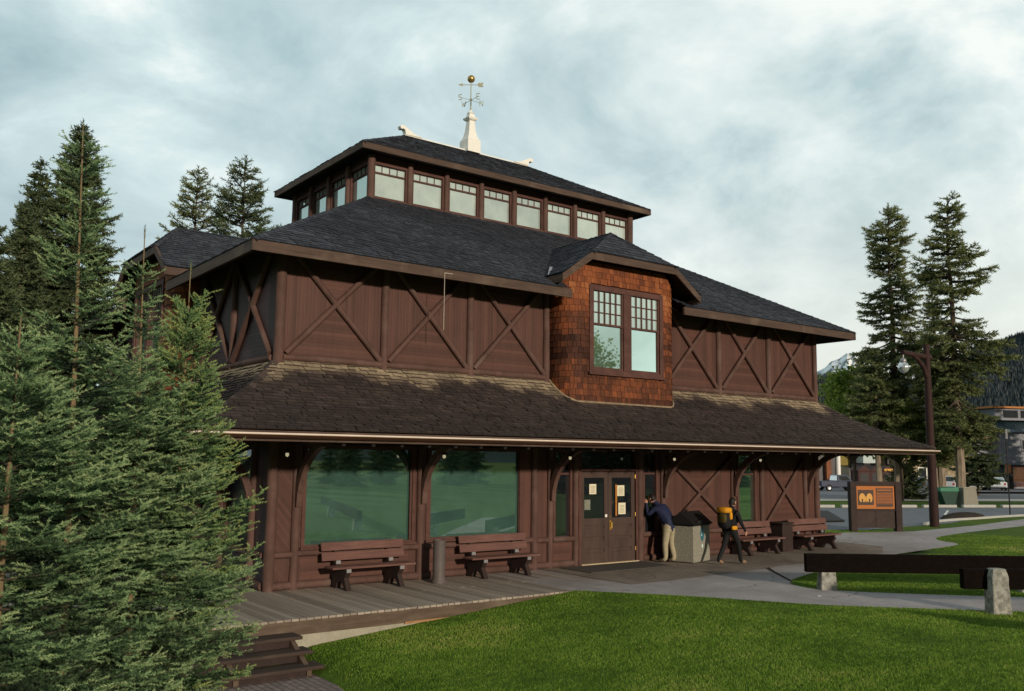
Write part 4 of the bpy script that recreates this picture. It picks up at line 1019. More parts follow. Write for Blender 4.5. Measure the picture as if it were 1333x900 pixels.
# ------------------------------------------------------------------ sign board
sg = thing('information_sign', 'brown timber notice board with orange panel and curved yellow emblem', 'sign', (26.15, 2.67, 0), math.atan2(-.93, 1.67))
for x in (-.95, .95): mb = MB(); mb.box(x - .13, x + .13, -.12, .12, -.05, 1.94); mb.build('post', M['benchleg'], sg, bevel=.01)
mb = MB(); mb.box(-.82, .82, -.04, .04, .14, .80); mb.build('lower_panel', m_wood('sign_wood', (.045, .030, .026), (1, 1, 1)), sg); mb = MB(); mb.box(-.82, .82, -.10, .10, 1.78, 1.95); mb.build('rail', M['benchleg'], sg); mb = MB(); mb.box(-.82, .82, -.08, .08, .801, .88); mb.build('rail', M['benchleg'], sg); mb = MB(); mb.box(-.012, .012, -.05, -.041, .16, .79); mb.build('batten', M['benchleg'], sg)
OR = m_plain('sign_orange', (.42, .13, .02), .6, .12, 6); DK = m_plain('sign_brown', (.055, .028, .018), .6, .15, 8); YE = m_plain('sign_yellow', (.62, .32, .07), .6, .1, 8); RD = m_plain('sign_rust', (.16, .052, .018), .6, .15, 8)
mb = MB(); mb.box(-.80, .80, -.055, .03, .882, 1.775); mb.build('board', OR, sg)
mb = MB(); mb.box(-.74, -.08, -.062, -.056, 1.03, 1.62); mb.build('emblem_ground', DK, sg)
mb = MB()
for s in (-1, 1):
    arc = [(-.41 + s * (.15 + .13 * math.cos(R(a))), 1.30 + .19 * math.sin(R(a))) for a in range(-60, 241, 20)]
    arc2 = [(-.41 + s * (.15 + .035 * math.cos(R(a))), 1.22 + .06 * math.sin(R(a))) for a in range(240, -61, -20)]
    P = arc + arc2
    for k in range(len(arc) - 1): mb.face([(arc[k][0], -.066, arc[k][1]), (arc[k + 1][0], -.066, arc[k + 1][1]), (arc2[-k - 2][0], -.066, arc2[-k - 2][1]), (arc2[-k - 1][0], -.066, arc2[-k - 1][1])])
mb.face([(-.46, -.066, 1.36), (-.36, -.066, 1.36), (-.39, -.066, 1.14), (-.43, -.066, 1.14)])
mb.build('emblem', YE, sg)
mb = MB(); mb.box(.02, .74, -.062, -.056, .95, 1.70); mb.box(.05, .72, -.066, -.063, 1.55, 1.67, 1); mb.box(.05, .72, -.066, -.063, .98, 1.06, 1); rn = random.Random(2)
for r_ in range(7):
    z = 1.12 + r_ * .058; x = .07
    while x < .68:
        w = rn.uniform(.03, .09); mb.box(x, min(x + w, .70), -.0655, -.063, z, z + .018, 2); x += w + .018
x = .08
while x < .66: w = rn.uniform(.03, .05); mb.box(x, x + w, -.069, -.067, 1.585, 1.64, 2); x += w + .014
mb.build('text_panel', [RD, DK, OR], sg)

# ------------------------------------------------------------------ lamp post
lp = thing('lamp_post', 'tall dark red log lamp post with side arm and clear globe lamp', 'lamp post', (30.9, 2.85, 0))
mb = MB(); n = 9; mb.tube([(0 + .01 * math.sin(k), 0, -.1 + 7.95 * k / n) for k in range(n + 1)], [.195 - .065 * k / n for k in range(n + 1)], 14, jit=.03); mb.build('pole', M['post'], lp, smooth=True)
ax = Vector((-.8, .6, 0)) * 0 + Vector((-1, 0, 0))
mb = MB(); mb.tube([(.3, 0, 7.30), (-1.0, 0, 7.33), (-1.95, 0, 7.36)], [.12, .11, .10], 10); mb.build('arm', M['post'], lp, smooth=True)
mb = MB(); mb.tube([(-.08, 0, 6.45), (-.3, 0, 6.85), (-.75, 0, 7.16), (-1.1, 0, 7.28)], [.11, .10, .09, .07], 10); mb.build('brace', M['post'], lp, smooth=True)
mb = MB(); mb.tube([(-1.9, 0, 7.3), (-1.9, 0, 7.1)], .03, 8); mb.lathe([(.06, 7.12), (.12, 7.06), (.13, 6.98), (.10, 6.92)], (-1.9, 0, 0)); mb.build('lamp_cap', M['steel'], lp, smooth=True)
mb = MB(); mb.ball((-1.9, 0, 6.72), .23, 16, sz=1.05); mb.build('globe', m_glass('globe_glass', (.35, .38, .40), .45), lp, smooth=True)

# ------------------------------------------------------------------ conifers
def shoots_to_tris(O, D, Ln, tint, K, nl, nw, rng, spread=(.5, 1.0)):
    """bottle-brush shoots: K needle triangles around each shoot axis"""
    n = len(O); D = D / np.linalg.norm(D, axis=1, keepdims=True)
    ref = np.where(np.abs(D[:, 2:3]) < .9, np.array([[0, 0, 1.]]), np.array([[1., 0, 0]]))
    U = np.cross(D, ref); U /= np.linalg.norm(U, axis=1, keepdims=True); Wv = np.cross(D, U)
    t = (np.arange(K) + .5) / K + rng.uniform(-.3, .3, (n, K)) / K
    ph = np.arange(K) * 2.4 + rng.uniform(0, 6.28, (n, 1)) + rng.uniform(-.5, .5, (n, K))
    an = rng.uniform(spread[0], spread[1], (n, K))
    base = O[:, None] + D[:, None] * (t * Ln[:, None])[..., None]
    rad = U[:, None] * np.cos(ph)[..., None] + Wv[:, None] * np.sin(ph)[..., None]
    nd = D[:, None] * np.cos(an)[..., None] + rad * np.sin(an)[..., None]
    l = nl * rng.uniform(.75, 1.2, (n, K))
    side = np.cross(nd, rng.normal(size=(n, K, 3))); side /= np.linalg.norm(side, axis=2, keepdims=True) + 1e-9
    P = np.stack([base + side * nw, base - side * nw, base + nd * l[..., None]], 2)
    T = (tint[:, None] + rng.uniform(-.07, .07, (n, K)))
    return P.reshape(-1, 3, 3), T.reshape(-1)

def conifer(root, seed, H, Rm, zb=.03, prof=None, dz=.30, per=5, el=(-.15, .75), ts=.07, l2=.5, sl=.1, K=12, nl=.02, nw=.0025, inner=.2, keep=1.0, leafmat=None, bark=None, twigmat=None, fluff=0.0, tr=.09, lean=(0, 0), tert=.07, droop=.12, wander=0.0, tips=.3, needle_spread=(.5, 1.0), bare=0.0, dark=0.0, zj=(-.28, .10), lvar=(.72, 1.12), sparse=2.0, up=.22, sec=.45):
    rng = np.random.default_rng(seed); prof = prof or (lambda t: (1 - t) ** .85 * min(1, .55 + t * 3))
    wood = MB(); n = 10; axis = lambda z: np.array([lean[0] * (z / H) ** 1.3 + wander * math.sin(z * .9 + seed), lean[1] * (z / H) ** 1.3 + wander * math.cos(z * .7 + seed), z])
    wood.tube([axis(H * k / n) if k else axis(-.3) for k in range(n + 1)], [max(.006, tr * (1 - k / n) ** .8) for k in range(n + 1)], 8, jit=.05)
    Os, Ds, Ls, Ts = [], [], [], []
    z = H * zb
    def add(o, d, l, t):
        Os.append(o); Ds.append(d); Ls.append(l); Ts.append(t)
    while z < min(H * .985, H - bare):
        t = min(1, max(0, (z / H - zb) / (1 - zb))); Lb = Rm * prof(t); nb = per if t < .93 else max(3, per - 1)
        a0 = rng.uniform(0, 6.28)
        for b in range(nb):
            if rng.random() > keep or (t > sparse and rng.random() > .58): continue
            az = a0 + b * 6.283 / nb + rng.uniform(-.35, .35); L_ = max(.10, Lb * rng.uniform(*lvar))
            e = el[0] + (el[1] - el[0]) * t ** 1.3 + rng.uniform(-.12, .12)
            zz = z + rng.uniform(-dz * .4, dz * .4); o = axis(min(zz, H))
            fwd = np.array([math.cos(az), math.sin(az), 0]); sd = np.array([-math.sin(az), math.cos(az), 0])
            def pos(s):
                s = np.asarray(s, float)[..., None]; q = s / max(L_, .3)
                return o + fwd * s * math.cos(e) + np.array([0, 0, 1.]) * (s * math.sin(e) - droop * L_ * q * (1 - t) * (1.2 - q) * 1.6 + up * L_ * .25 * q ** 3) + sd * (.05 * L_ * np.sin(q * 3 + az))
            m = 5; wood.tube([pos(L_ * k / m) for k in range(m + 1)], [max(.0025, tr * .22 * min(1, L_ / 1.2 + .15) * (1 - .9 * k / m)) for k in range(m + 1)], 4, 1, caps=False)
            # main axis shoots
            s = np.arange(L_ * inner, L_, sl * .8)
            if len(s):
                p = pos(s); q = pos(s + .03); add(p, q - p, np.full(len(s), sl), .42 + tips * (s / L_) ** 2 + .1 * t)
            S = np.arange(L_ * max(inner, .12), L_, ts); 
            for sg in (-1, 1):
                if not len(S): continue
                ss = S + rng.uniform(-.4, .4, len(S)) * ts; ss = np.clip(ss, .02, L_)
                ll = np.minimum(sec * (L_ - ss) + .08, l2) * rng.uniform(.6, 1.15, len(ss)); ll = np.maximum(ll, sl * .8)
                p0 = pos(ss); f = pos(ss + .03) - p0; f /= np.linalg.norm(f, axis=1, keepdims=True)
                d = f * .62 + sd * sg * rng.uniform(.65, .9, len(ss))[:, None] + np.array([0, 0, 1.]) * rng.uniform(*zj, len(ss))[:, None]
                d /= np.linalg.norm(d, axis=1, keepdims=True)
                k = int(max(1, math.ceil(l2 / (sl * .85))))
                for j in range(k):
                    msk = ll > j * sl * .85
                    if not msk.any(): break
                    oo = p0 + d * (j * sl * .85) + np.array([0, 0, -1.]) * (.10 * (j * sl) ** 2)[..., None] if False else p0 + d * (j * sl * .85) - np.array([0, 0, .35 * (j * sl) ** 2])
                    last = (ll <= (j + 1) * sl * .85)
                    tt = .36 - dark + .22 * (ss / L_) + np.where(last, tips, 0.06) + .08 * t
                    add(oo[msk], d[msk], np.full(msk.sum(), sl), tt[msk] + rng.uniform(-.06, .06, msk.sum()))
                    if tert and j:
                        for s3 in (-1, 1):
                            mm = msk & (rng.random(len(ss)) < .9)
                            if not mm.any(): continue
                            sid = np.cross(d, np.array([0, 0, 1.])); d3 = d * .7 + sid * s3 * .75 + np.array([0, 0, 1.]) * rng.uniform(-.15, .2, len(ss))[:, None]
                            add((oo + d * rng.uniform(0, sl, len(ss))[:, None])[mm], d3[mm], np.full(mm.sum(), tert) * rng.uniform(.6, 1.3, mm.sum()), (tt + .12)[mm] + rng.uniform(-.08, .10, mm.sum()))
        z += dz * (1.0 if t < .8 else .8) * rng.uniform(.8, 1.2)
    # leader
    zz = np.arange(min(H * .955, H - bare * .12) if not bare else H - .12, H, sl * .7); p = np.array([axis(q) for q in zz]); add(p, np.tile([0, 0, 1.], (len(zz), 1)), np.full(len(zz), sl), np.full(len(zz), .6))
    O = np.concatenate(Os); D = np.concatenate(Ds); Ln = np.concatenate(Ls); T = np.concatenate(Ts)
    P, T = shoots_to_tris(O, D, Ln, T, K, nl, nw, rng, needle_spread)
    if fluff: D = D / np.linalg.norm(D, axis=1, keepdims=True) + rng.normal(size=D.shape) * fluff
    wood.build('trunk', [bark or M['bark'], M['twig']], root, smooth=False, fix=False)
    tri_mesh('crown', P, np.clip(T, 0, 1), leafmat, root)
    return len(T)

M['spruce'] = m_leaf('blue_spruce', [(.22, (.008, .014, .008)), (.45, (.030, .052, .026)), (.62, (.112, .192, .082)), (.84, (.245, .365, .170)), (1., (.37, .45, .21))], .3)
M['spruce_g'] = m_leaf('green_spruce', [(.22, (.009, .018, .009)), (.45, (.033, .064, .025)), (.62, (.125, .225, .090)), (.84, (.25, .37, .15)), (1., (.38, .42, .14))], .3)
M['spruce_far'] = m_leaf('dark_conifer', [(.25, (.011, .018, .009)), (.5, (.034, .052, .024)), (.8, (.080, .112, .050)), (1., (.13, .155, .07))], .25)
M['pine_far'] = m_leaf('pine_needles', [(.25, (.020, .028, .012)), (.5, (.066, .085, .032)), (.8, (.148, .172, .066)), (1., (.23, .25, .10))], .35)

GN = 'young spruces in front of the museum'
def spr(label, x, y, *a, **k):
    t = thing('spruce_tree', label, 'spruce', (x, y, gz(x, y) - .02), 0, GN); n = conifer(t, *a, **k); return t
pA = lambda t: (.75 + .25 * min(1, t * 5)) * ((1 - t) ** .95) if t < .62 else (1 - t) * .80
kw = dict(leafmat=M['spruce'], bark=M['bark_pale'])
FG = dict(dz=.34, per=8, ts=.092, l2=.46, K=17, nl=.027, nw=.0058, zj=(-.12, .30), sl=.105, inner=.10, sec=.60, tert=.12, up=.45, droop=.18, el=(-.20, .8), tips=.38, needle_spread=(.5, 1.0), dark=.13, fluff=.2, lvar=(.6, 1.1))
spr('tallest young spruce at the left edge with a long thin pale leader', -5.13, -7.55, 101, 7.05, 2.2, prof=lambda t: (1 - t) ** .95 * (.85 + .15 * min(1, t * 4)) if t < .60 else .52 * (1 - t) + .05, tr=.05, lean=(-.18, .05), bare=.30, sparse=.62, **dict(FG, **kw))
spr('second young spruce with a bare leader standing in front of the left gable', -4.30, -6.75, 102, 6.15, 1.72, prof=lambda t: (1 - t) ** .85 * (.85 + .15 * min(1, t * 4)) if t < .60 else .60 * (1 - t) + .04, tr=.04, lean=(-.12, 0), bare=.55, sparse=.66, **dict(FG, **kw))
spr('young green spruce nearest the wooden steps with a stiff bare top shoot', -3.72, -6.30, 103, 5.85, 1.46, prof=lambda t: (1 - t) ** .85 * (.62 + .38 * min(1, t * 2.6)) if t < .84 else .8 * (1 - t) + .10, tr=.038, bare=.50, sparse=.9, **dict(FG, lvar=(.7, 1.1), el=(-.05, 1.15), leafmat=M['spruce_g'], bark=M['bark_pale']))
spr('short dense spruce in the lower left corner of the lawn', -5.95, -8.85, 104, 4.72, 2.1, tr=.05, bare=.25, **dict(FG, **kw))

# taller conifers behind the museum
def far_tree(label, x, y, seed, H, Rm, group, base=0, name='spruce_tree', cat='spruce', **k):
    t = thing(name, label, cat, (x, y, gz(x, y) + base - .05), 0, group)
    d = dict(dz=.40, per=7, ts=.2, l2=1.0, sl=.30, K=9, nl=.15, nw=.032, inner=.08, fluff=.25, tert=.26, tr=.22, leafmat=M['spruce_far'], bark=M['bark'], el=(-.35, .55), droop=.16, tips=.3)
    d.update(k); conifer(t, seed, H, Rm, **d); return t
GB = 'tall conifers left of and behind the museum'
far_tree('tallest dense dark spruce rising at the far left', .35, 23.47, 201, 17.2, 4.0, GB, prof=lambda t: (1 - t) ** .75 * min(1, .7 + t))
far_tree('narrower dark spruce left of the tallest one', -.75, 25.9, 202, 16.1, 3.3, GB)
far_tree('broad dark spruce cut by the left edge of the view', -3.4, 17.2, 203, 11.4, 3.4, GB)
far_tree('lower dark spruce filling the gap between the left spruces', -1.9, 20.5, 207, 13.0, 2.8, GB)
PK = dict(name='pine_tree', cat='pine', leafmat=M['pine_far'], bark=M['bark_pine'], keep=.75, dz=.5, per=5, inner=.3, ts=.3, sl=.32, nl=.2, nw=.030, K=9, fluff=.55, tert=.3, el=(-.1, .6), prof=lambda t: (1 - t) ** .6 * min(1, .5 + t * 1.5))
far_tree('light green open pine behind the left gable roof', 7.96, 31.89, 204, 18.6, 4.2, GB, **PK)
PK2 = dict(PK); PK2.update(leafmat=M['spruce_far'], keep=.85)
far_tree('darker rounded pine just left of the clerestory roof', 9.67, 29.22, 205, 18.9, 4.6, GB, **PK2)

# two tall pines on the street side
GP = 'tall pines across the parking lot'
TP = dict(name='pine_tree', cat='pine', leafmat=M['pine_far'], bark=M['bark_pine'], keep=.68, dz=.46, per=7, inner=.36, ts=.30, sl=.36, nl=.25, nw=.040, K=8, fluff=.9, lvar=(.5, 1.25), tert=.36, l2=1.3, tr=.36, el=(-.5, .55), zb=.22, wander=.05, sec=.6)
far_tree('left of the two tallest pines, dense bluish crown behind the lamp post', 60.15, 21.46, 301, 23.6, 3.3, GP, prof=lambda t: (1 - t) ** .45 * min(1, .68 + t) * (1 + .22 * math.sin(t * 23)), **TP)
TP2 = dict(TP); TP2.update(zb=.24)
far_tree('right of the two tallest pines, ragged open crown with hanging lower branches', 56.9, 14.91, 302, 22.1, 3.3, GP, prof=lambda t: (1 - t) ** .42 * min(1, .65 + t) * (1 + .26 * math.sin(t * 19 + 1)), **TP2)
far_tree('slim pine squeezed between the two tallest pines', 62.5, 19.3, 303, 17.5, 2.4, GP, **TP)
far_tree('lower bushy dark conifer under the left tall pine', 55.5, 20.3, 304, 11.2, 3.4, GP, **dict(TP, zb=.46, keep=.9, tr=.25))
far_tree('lower bushy conifer just right of the lamp post foot', 58.5, 17.6, 305, 10.2, 3.0, GP, **dict(TP, zb=.36, keep=.9, tr=.25))
far_tree('small dark spruce in front of the stone building', 78.0, 24.1, 306, 8.3, 3.0, GP, dz=.6, zb=.2, tr=.15, base=0)
far_tree('dark spruce standing at the right edge beside the grey building', 103.5, 26.8, 307, 15.5, 3.0, GP, dz=.7)

# leafy pale green trees beyond the roof end
M['leaf'] = m_leaf('birch_leaves', [(.2, (.07, .11, .018)), (.5, (.21, .28, .042)), (.8, (.36, .43, .08)), (1., (.45, .48, .12))], .45)
def leafy(label, x, y, seed, H, Rm, group):
    t = thing('deciduous_tree', label, 'tree', (x, y, gz(x, y)), 0, group); rng = np.random.default_rng(seed)
    wood = MB(); wood.tube([(0, 0, -.2), (.1, 0, H * .4), (.0, .1, H * .9)], [.16, .11, .03], 8)
    cl = []
    for k in range(70):
        a = rng.uniform(0, 6.28); z = rng.uniform(.50, .97); r = Rm * math.sqrt(rng.random()) * (math.sin(min(1, (1.02 - z) * 1.6) * 1.57) ** .7)
        c = np.array([r * math.cos(a), r * math.sin(a), z * H]); cl.append(c); wood.tube([(0, 0, z * H * .7), tuple(c * .6 + np.array([0, 0, z * H * .3])), tuple(c)], [.05, .03, .012], 4, caps=False)
    cl = np.array(cl); N = 7000; idx = rng.integers(0, len(cl), N); p = cl[idx] + rng.normal(size=(N, 3)) * np.array([.55, .55, .42]) * (Rm / 3.2)
    d1 = rng.normal(size=(N, 3)); d1 /= np.linalg.norm(d1, axis=1, keepdims=True); d2 = np.cross(d1, rng.normal(size=(N, 3))); d2 /= np.linalg.norm(d2, axis=1, keepdims=True); s = rng.uniform(.10, .20, (N, 1))
    P = np.stack([p + d1 * s, p - d1 * s * .6 + d2 * s, p - d1 * s * .6 - d2 * s], 1); T = np.clip(.45 + .25 * rng.normal(size=N) * .7 + .15 * (p[:, 2] / H - .5) + (idx % 7 - 3) * .04, 0, 1)
    wood.build('trunk', M['bark'], t, fix=False); tri_mesh('crown', P, T, M['leaf'], t)
GL = 'leafy trees beyond the museum roof'
leafy('bright pale green leafy tree rising over the right end of the lower roof', 62.5, 26.8, 401, 10.8, 3.4, GL)
leafy('smaller pale green leafy tree lower on the roof line', 60.0, 25.2, 402, 8.2, 2.6, GL)
leafy('olive leafy tree under the left tall pine', 57.8, 19.9, 403, 7.2, 2.6, GL)

# trees behind the camera: they close the place off and show in the windows
GR = 'conifers on the far side of the lawn, mirrored in the windows'
rt_ = far_tree('conifer on the far side of the lawn', 41, -39, 501, 11.0, 3.2, GR, dz=.7)
leafy('tall leafy tree mirrored in the left pane of the shingled dormer window', 51.6, -51.5, 405, 15.0, 5.4, None)
dup(rt_, (58.4, -45.6, 0), 1.0, 'tall conifer mirrored at the edge of the right dormer pane', None, 1.32)
for x, y, s in ((52, -52, .75), (33, -66, .55), (24, -78, .6), (64, -61, .8), (46, -80, .7), (57, -44, .6), (15, -84, .6), (38, -90, .75), (75, -70, .9), (70, -45, .7), (6, -60, .7), (12, -63, .8), (17, -60, .65), (21, -64, .8), (27, -61, .7), (31, -58, .75), (37, -62, .8), (43, -59, .7), (48, -63, .85), (54, -60, .75), (60, -66, .8), (66, -58, .8), (73, -62, .9), (80, -58, .9), (0, -66, .8), (88, -52, .9)):
    dup(rt_, (x, y, 0), x * 1.3, 'conifer on the far side of the lawn', GR, s)

# ------------------------------------------------------------------ lawn grass
def pip(px, py, poly):
    ins = np.zeros(len(px), bool); n = len(poly)
    for i in range(n):
        x0, y0 = poly[i]; x1, y1 = poly[(i + 1) % n]
        c = ((y0 > py) != (y1 > py)) & (px < (x1 - x0) * (py - y0) / (y1 - y0 + 1e-12) + x0); ins ^= c
    return ins
def make_grass():
    rng = np.random.default_rng(9); N = 680000
    # sample with density falling with distance from the viewpoint
    r = 9.5 + 30 * rng.random(N) ** 1.7; th = YAW + rng.uniform(-.55, .55, N)
    x = CAM.x + r * np.sin(th); y = CAM.y + r * np.cos(th)
    jx, jy = x + rng.normal(size=N) * .035, y + rng.normal(size=N) * .035
    ok = ~pip(jx, jy, PATH) & ~pip(x, y, BRICK) & ~pip(x, y, LOT) & ~((y > -3.27) & (x < 20.5) & (x > -4.7)) & ~pip(x, y, APRON) & ~((x < -.78) & (x > -4.6) & (y > -4.5))
    x, y, r = x[ok], y[ok], r[ok]; n = len(x); z = G(x, y)
    lf = np.sin(x * .9 + 1.3 * np.sin(y * .7)) * np.sin(y * 1.1 + np.sin(x * .5)); lf2 = np.sin(x * 3.1 + y * 1.7 + 2 * np.sin(y * 2.3)) 
    K = 2; h = rng.uniform(.014, .038, (n, K)) * (1 + .25 * lf[:, None]); a = rng.uniform(0, 6.28, (n, K)); w = rng.uniform(.003, .006, (n, K)) * (1 + r[:, None] / 30)
    bx_ = x[:, None] + rng.normal(size=(n, K)) * .012; by = y[:, None] + rng.normal(size=(n, K)) * .012; bz = np.repeat(z[:, None], K, 1) - .004
    lx = np.cos(a + 1.2) * h * rng.uniform(.1, .9, (n, K)); ly = np.sin(a + 1.2) * h * rng.uniform(.1, .9, (n, K))
    P = np.stack([np.stack([bx_ + np.cos(a) * w, by + np.sin(a) * w, bz], -1), np.stack([bx_ - np.cos(a) * w, by - np.sin(a) * w, bz], -1), np.stack([bx_ + lx, by + ly, bz + h], -1)], 2).reshape(-1, 3, 3)
    lf3 = np.clip(np.sin(x * .55 + 2.1 * np.sin(y * .43 + .6)) * np.sin(y * .62 + 1.7 * np.sin(x * .38)) - .45, 0, 1)
    lf4 = np.sin(x * 9.1 + 3 * np.sin(y * 7.3)) * np.sin(y * 8.7 + 2 * np.sin(x * 6.1))
    T = (.45 + .12 * lf + .07 * lf2 + .38 * lf3 + .13 * lf4)[:, None] + rng.uniform(-.15, .15, (n, K)) + (rng.random((n, K)) < .03) * .35
    gm = m_leaf('grass_blades', [(.1, (.052, .105, .009)), (.42, (.138, .252, .024)), (.65, (.225, .33, .044)), (.85, (.33, .38, .085)), (1., (.44, .38, .15))], .3)
    tag(tri_mesh('grass', P, np.clip(T.reshape(-1), 0, 1), gm), kind='stuff')
make_grass()
def leaves():
    rng = random.Random(8)
    pts = [((2.9, -7.2), 'small yellow fallen leaf')]
mb = MB(); mb.face([(8.9, -6.62, .012), (8.97, -6.66, .02), (9.03, -6.6, .012), (8.96, -6.55, .02)]); mb.face([(8.93, -6.6, .03), (8.99, -6.64, .022), (9.0, -6.58, .03)])
tag(mb.build('paper_scrap', M['white']), 'tiny white scrap of paper on the path edge', 'litter')

# ------------------------------------------------------------------ mountains
def ridge(name, d, prof, mat, depth, base=-5, nx=90, ny=14, seed=1, rough=1.0, kind='structure'):
    """a hill with its crest through the given (azimuth from +y, height) points at distance d, sloping down towards the viewer"""
    rng = np.random.default_rng(seed); az = np.array([p[0] for p in prof]); hh = np.array([p[1] for p in prof])
    A_ = np.linspace(az[0], az[-1], nx); Hc = np.interp(A_, az, hh); mb = MB(); ns = [(rng.uniform(20, 120), rng.uniform(0, 6), rng.uniform(2, 9)) for _ in range(9)]
    rows = []
    for j in range(ny):
        t = j / (ny - 1); row = []
        for i, a in enumerate(A_):
            dd = d - depth * (1 - t) if t <= 1 else d; nse = sum(math.sin(a * f + p + t * q) for f, p, q in ns) / 9
            h = base + (Hc[i] - base) * (t ** 1.15) + nse * rough * (Hc[i] - base) * .10 * (t if t < .97 else .35)
            row.append((CAM.x + dd * math.sin(a), CAM.y + dd * math.cos(a), h))
        rows.append(row)
    back = [(CAM.x + (d * 1.12) * math.sin(a), CAM.y + (d * 1.12) * math.cos(a), base) for a in A_]; rows.append(back)
    mb.grid_faces(rows, closed=False); o = mb.build(name, mat, smooth=True); return o, rows
def azm(x, y): return math.atan2(x - CAM.x, y - CAM.y)
def elh(z, d0, d): return CAM.z + (z - CAM.z) * d / d0
FOR = m_plain('hazy_slope', (.034, .048, .055), .95, .45, .012, .05, .0)  # bluish colour paints distance haze onto the slopes
HILL1 = [(azm(1000, 1150), 90), (azm(1227.98, 833.2), 132), (azm(1263, 779), 129), (azm(1297, 723), 124), (azm(1340, 640), 120), (azm(1380, 500), 80), (azm(1400, 380), 40)]
o, rows1 = ridge('hill', 1500, HILL1, FOR, 650, seed=2, rough=.5); tag(o, kind='structure')
HILL2 = [(azm(1480, 980), 40), (azm(1557, 872), 136), (azm(1594, 804), 178), (azm(1614, 764), 203), (azm(1643, 700), 224), (azm(1673, 628), 253), (azm(1690, 520), 300), (azm(1690, 380), 330), (azm(1650, 100), 360)]
o, rows2 = ridge('hill', 1800, HILL2, FOR, 1000, seed=5, rough=.5); tag(o, kind='structure')
mt = NT('snow_rock'); ob = mt.obj(); n1 = mt.noise(.006, 8, .65, mt.obj((1, 1, .6)), .6)
cc = mt.ramp(n1, [(.40, (.10, .11, .13)), (.47, (.36, .39, .43)), (.53, (.85, .88, .90))])
SNOW = mt.done(mt.bsdf(cc, .9, .1))
P3 = [(azm(5600, 4250), 560), (azm(5757, 3954), 660), (azm(5790, 3905), 690), (azm(5815, 3870), 735), (azm(5845, 3822), 755), (azm(5877, 3774), 800), (azm(5890, 3750), 765), (azm(5900, 3735), 775), (azm(5923, 3701), 720), (azm(5960, 3640), 660), (azm(6050, 3450), 600)]
o, _ = ridge('mountain', 7000, P3, SNOW, 1800, base=0, nx=140, ny=30, seed=8, rough=1.0); tag(o, kind='structure')
def forest(rows, n, seed, hmin, hmax, name):
    rng = np.random.default_rng(seed); Rw = np.array(rows[:-1]); ny, nx = Rw.shape[:2]
    u = rng.random(n) * (nx - 1.001); v = (ny - 1.001) * (1 - rng.random(n) ** 1.6 * .75); i = u.astype(int); j = v.astype(int); fu = (u - i)[:, None]; fv = (v - j)[:, None]
    p = (Rw[j, i] * (1 - fu) + Rw[j, i + 1] * fu) * (1 - fv) + (Rw[j + 1, i] * (1 - fu) + Rw[j + 1, i + 1] * fu) * fv
    h = rng.uniform(hmin, hmax, n); r = h * rng.uniform(.14, .22, n); top = p + np.stack([0 * h, 0 * h, h], 1); T = []; a0 = rng.uniform(0, 6.28, n)
    q = [p + np.stack([r * np.cos(a0 + k * 2.094), r * np.sin(a0 + k * 2.094), -h * .15], 1) for k in range(3)]
    P = np.concatenate([np.stack([q[k], q[(k + 1) % 3], top], 1) for k in range(3)]); t = np.tile(rng.uniform(.1, .9, n), 3)
    o = tri_mesh(name, P, t, M['hazy_forest']); tag(o, kind='stuff')
M['hazy_forest'] = m_leaf('hazy_forest', [(.1, (.032, .046, .054)), (.5, (.040, .056, .063)), (.9, (.050, .067, .071))], .1)  # pale blue-green tones carry painted haze over the far trees
forest(rows1, 16000, 3, 7, 13, 'forest'); forest(rows2, 34000, 4, 7, 14, 'forest')

# wooded mountainside behind the viewpoint (added to block low sky light, mirrored in the windows)
HB = []
for k in range(41):
    a = R(75 + 210 * k / 40); HB.append((a, 60 + 75 * math.sin(math.pi * k / 40) + 12 * math.sin(k * 1.3)))
o, rows3 = ridge('hill', 1300, HB, FOR, 800, seed=12, rough=.5, nx=120); tag(o, kind='structure')

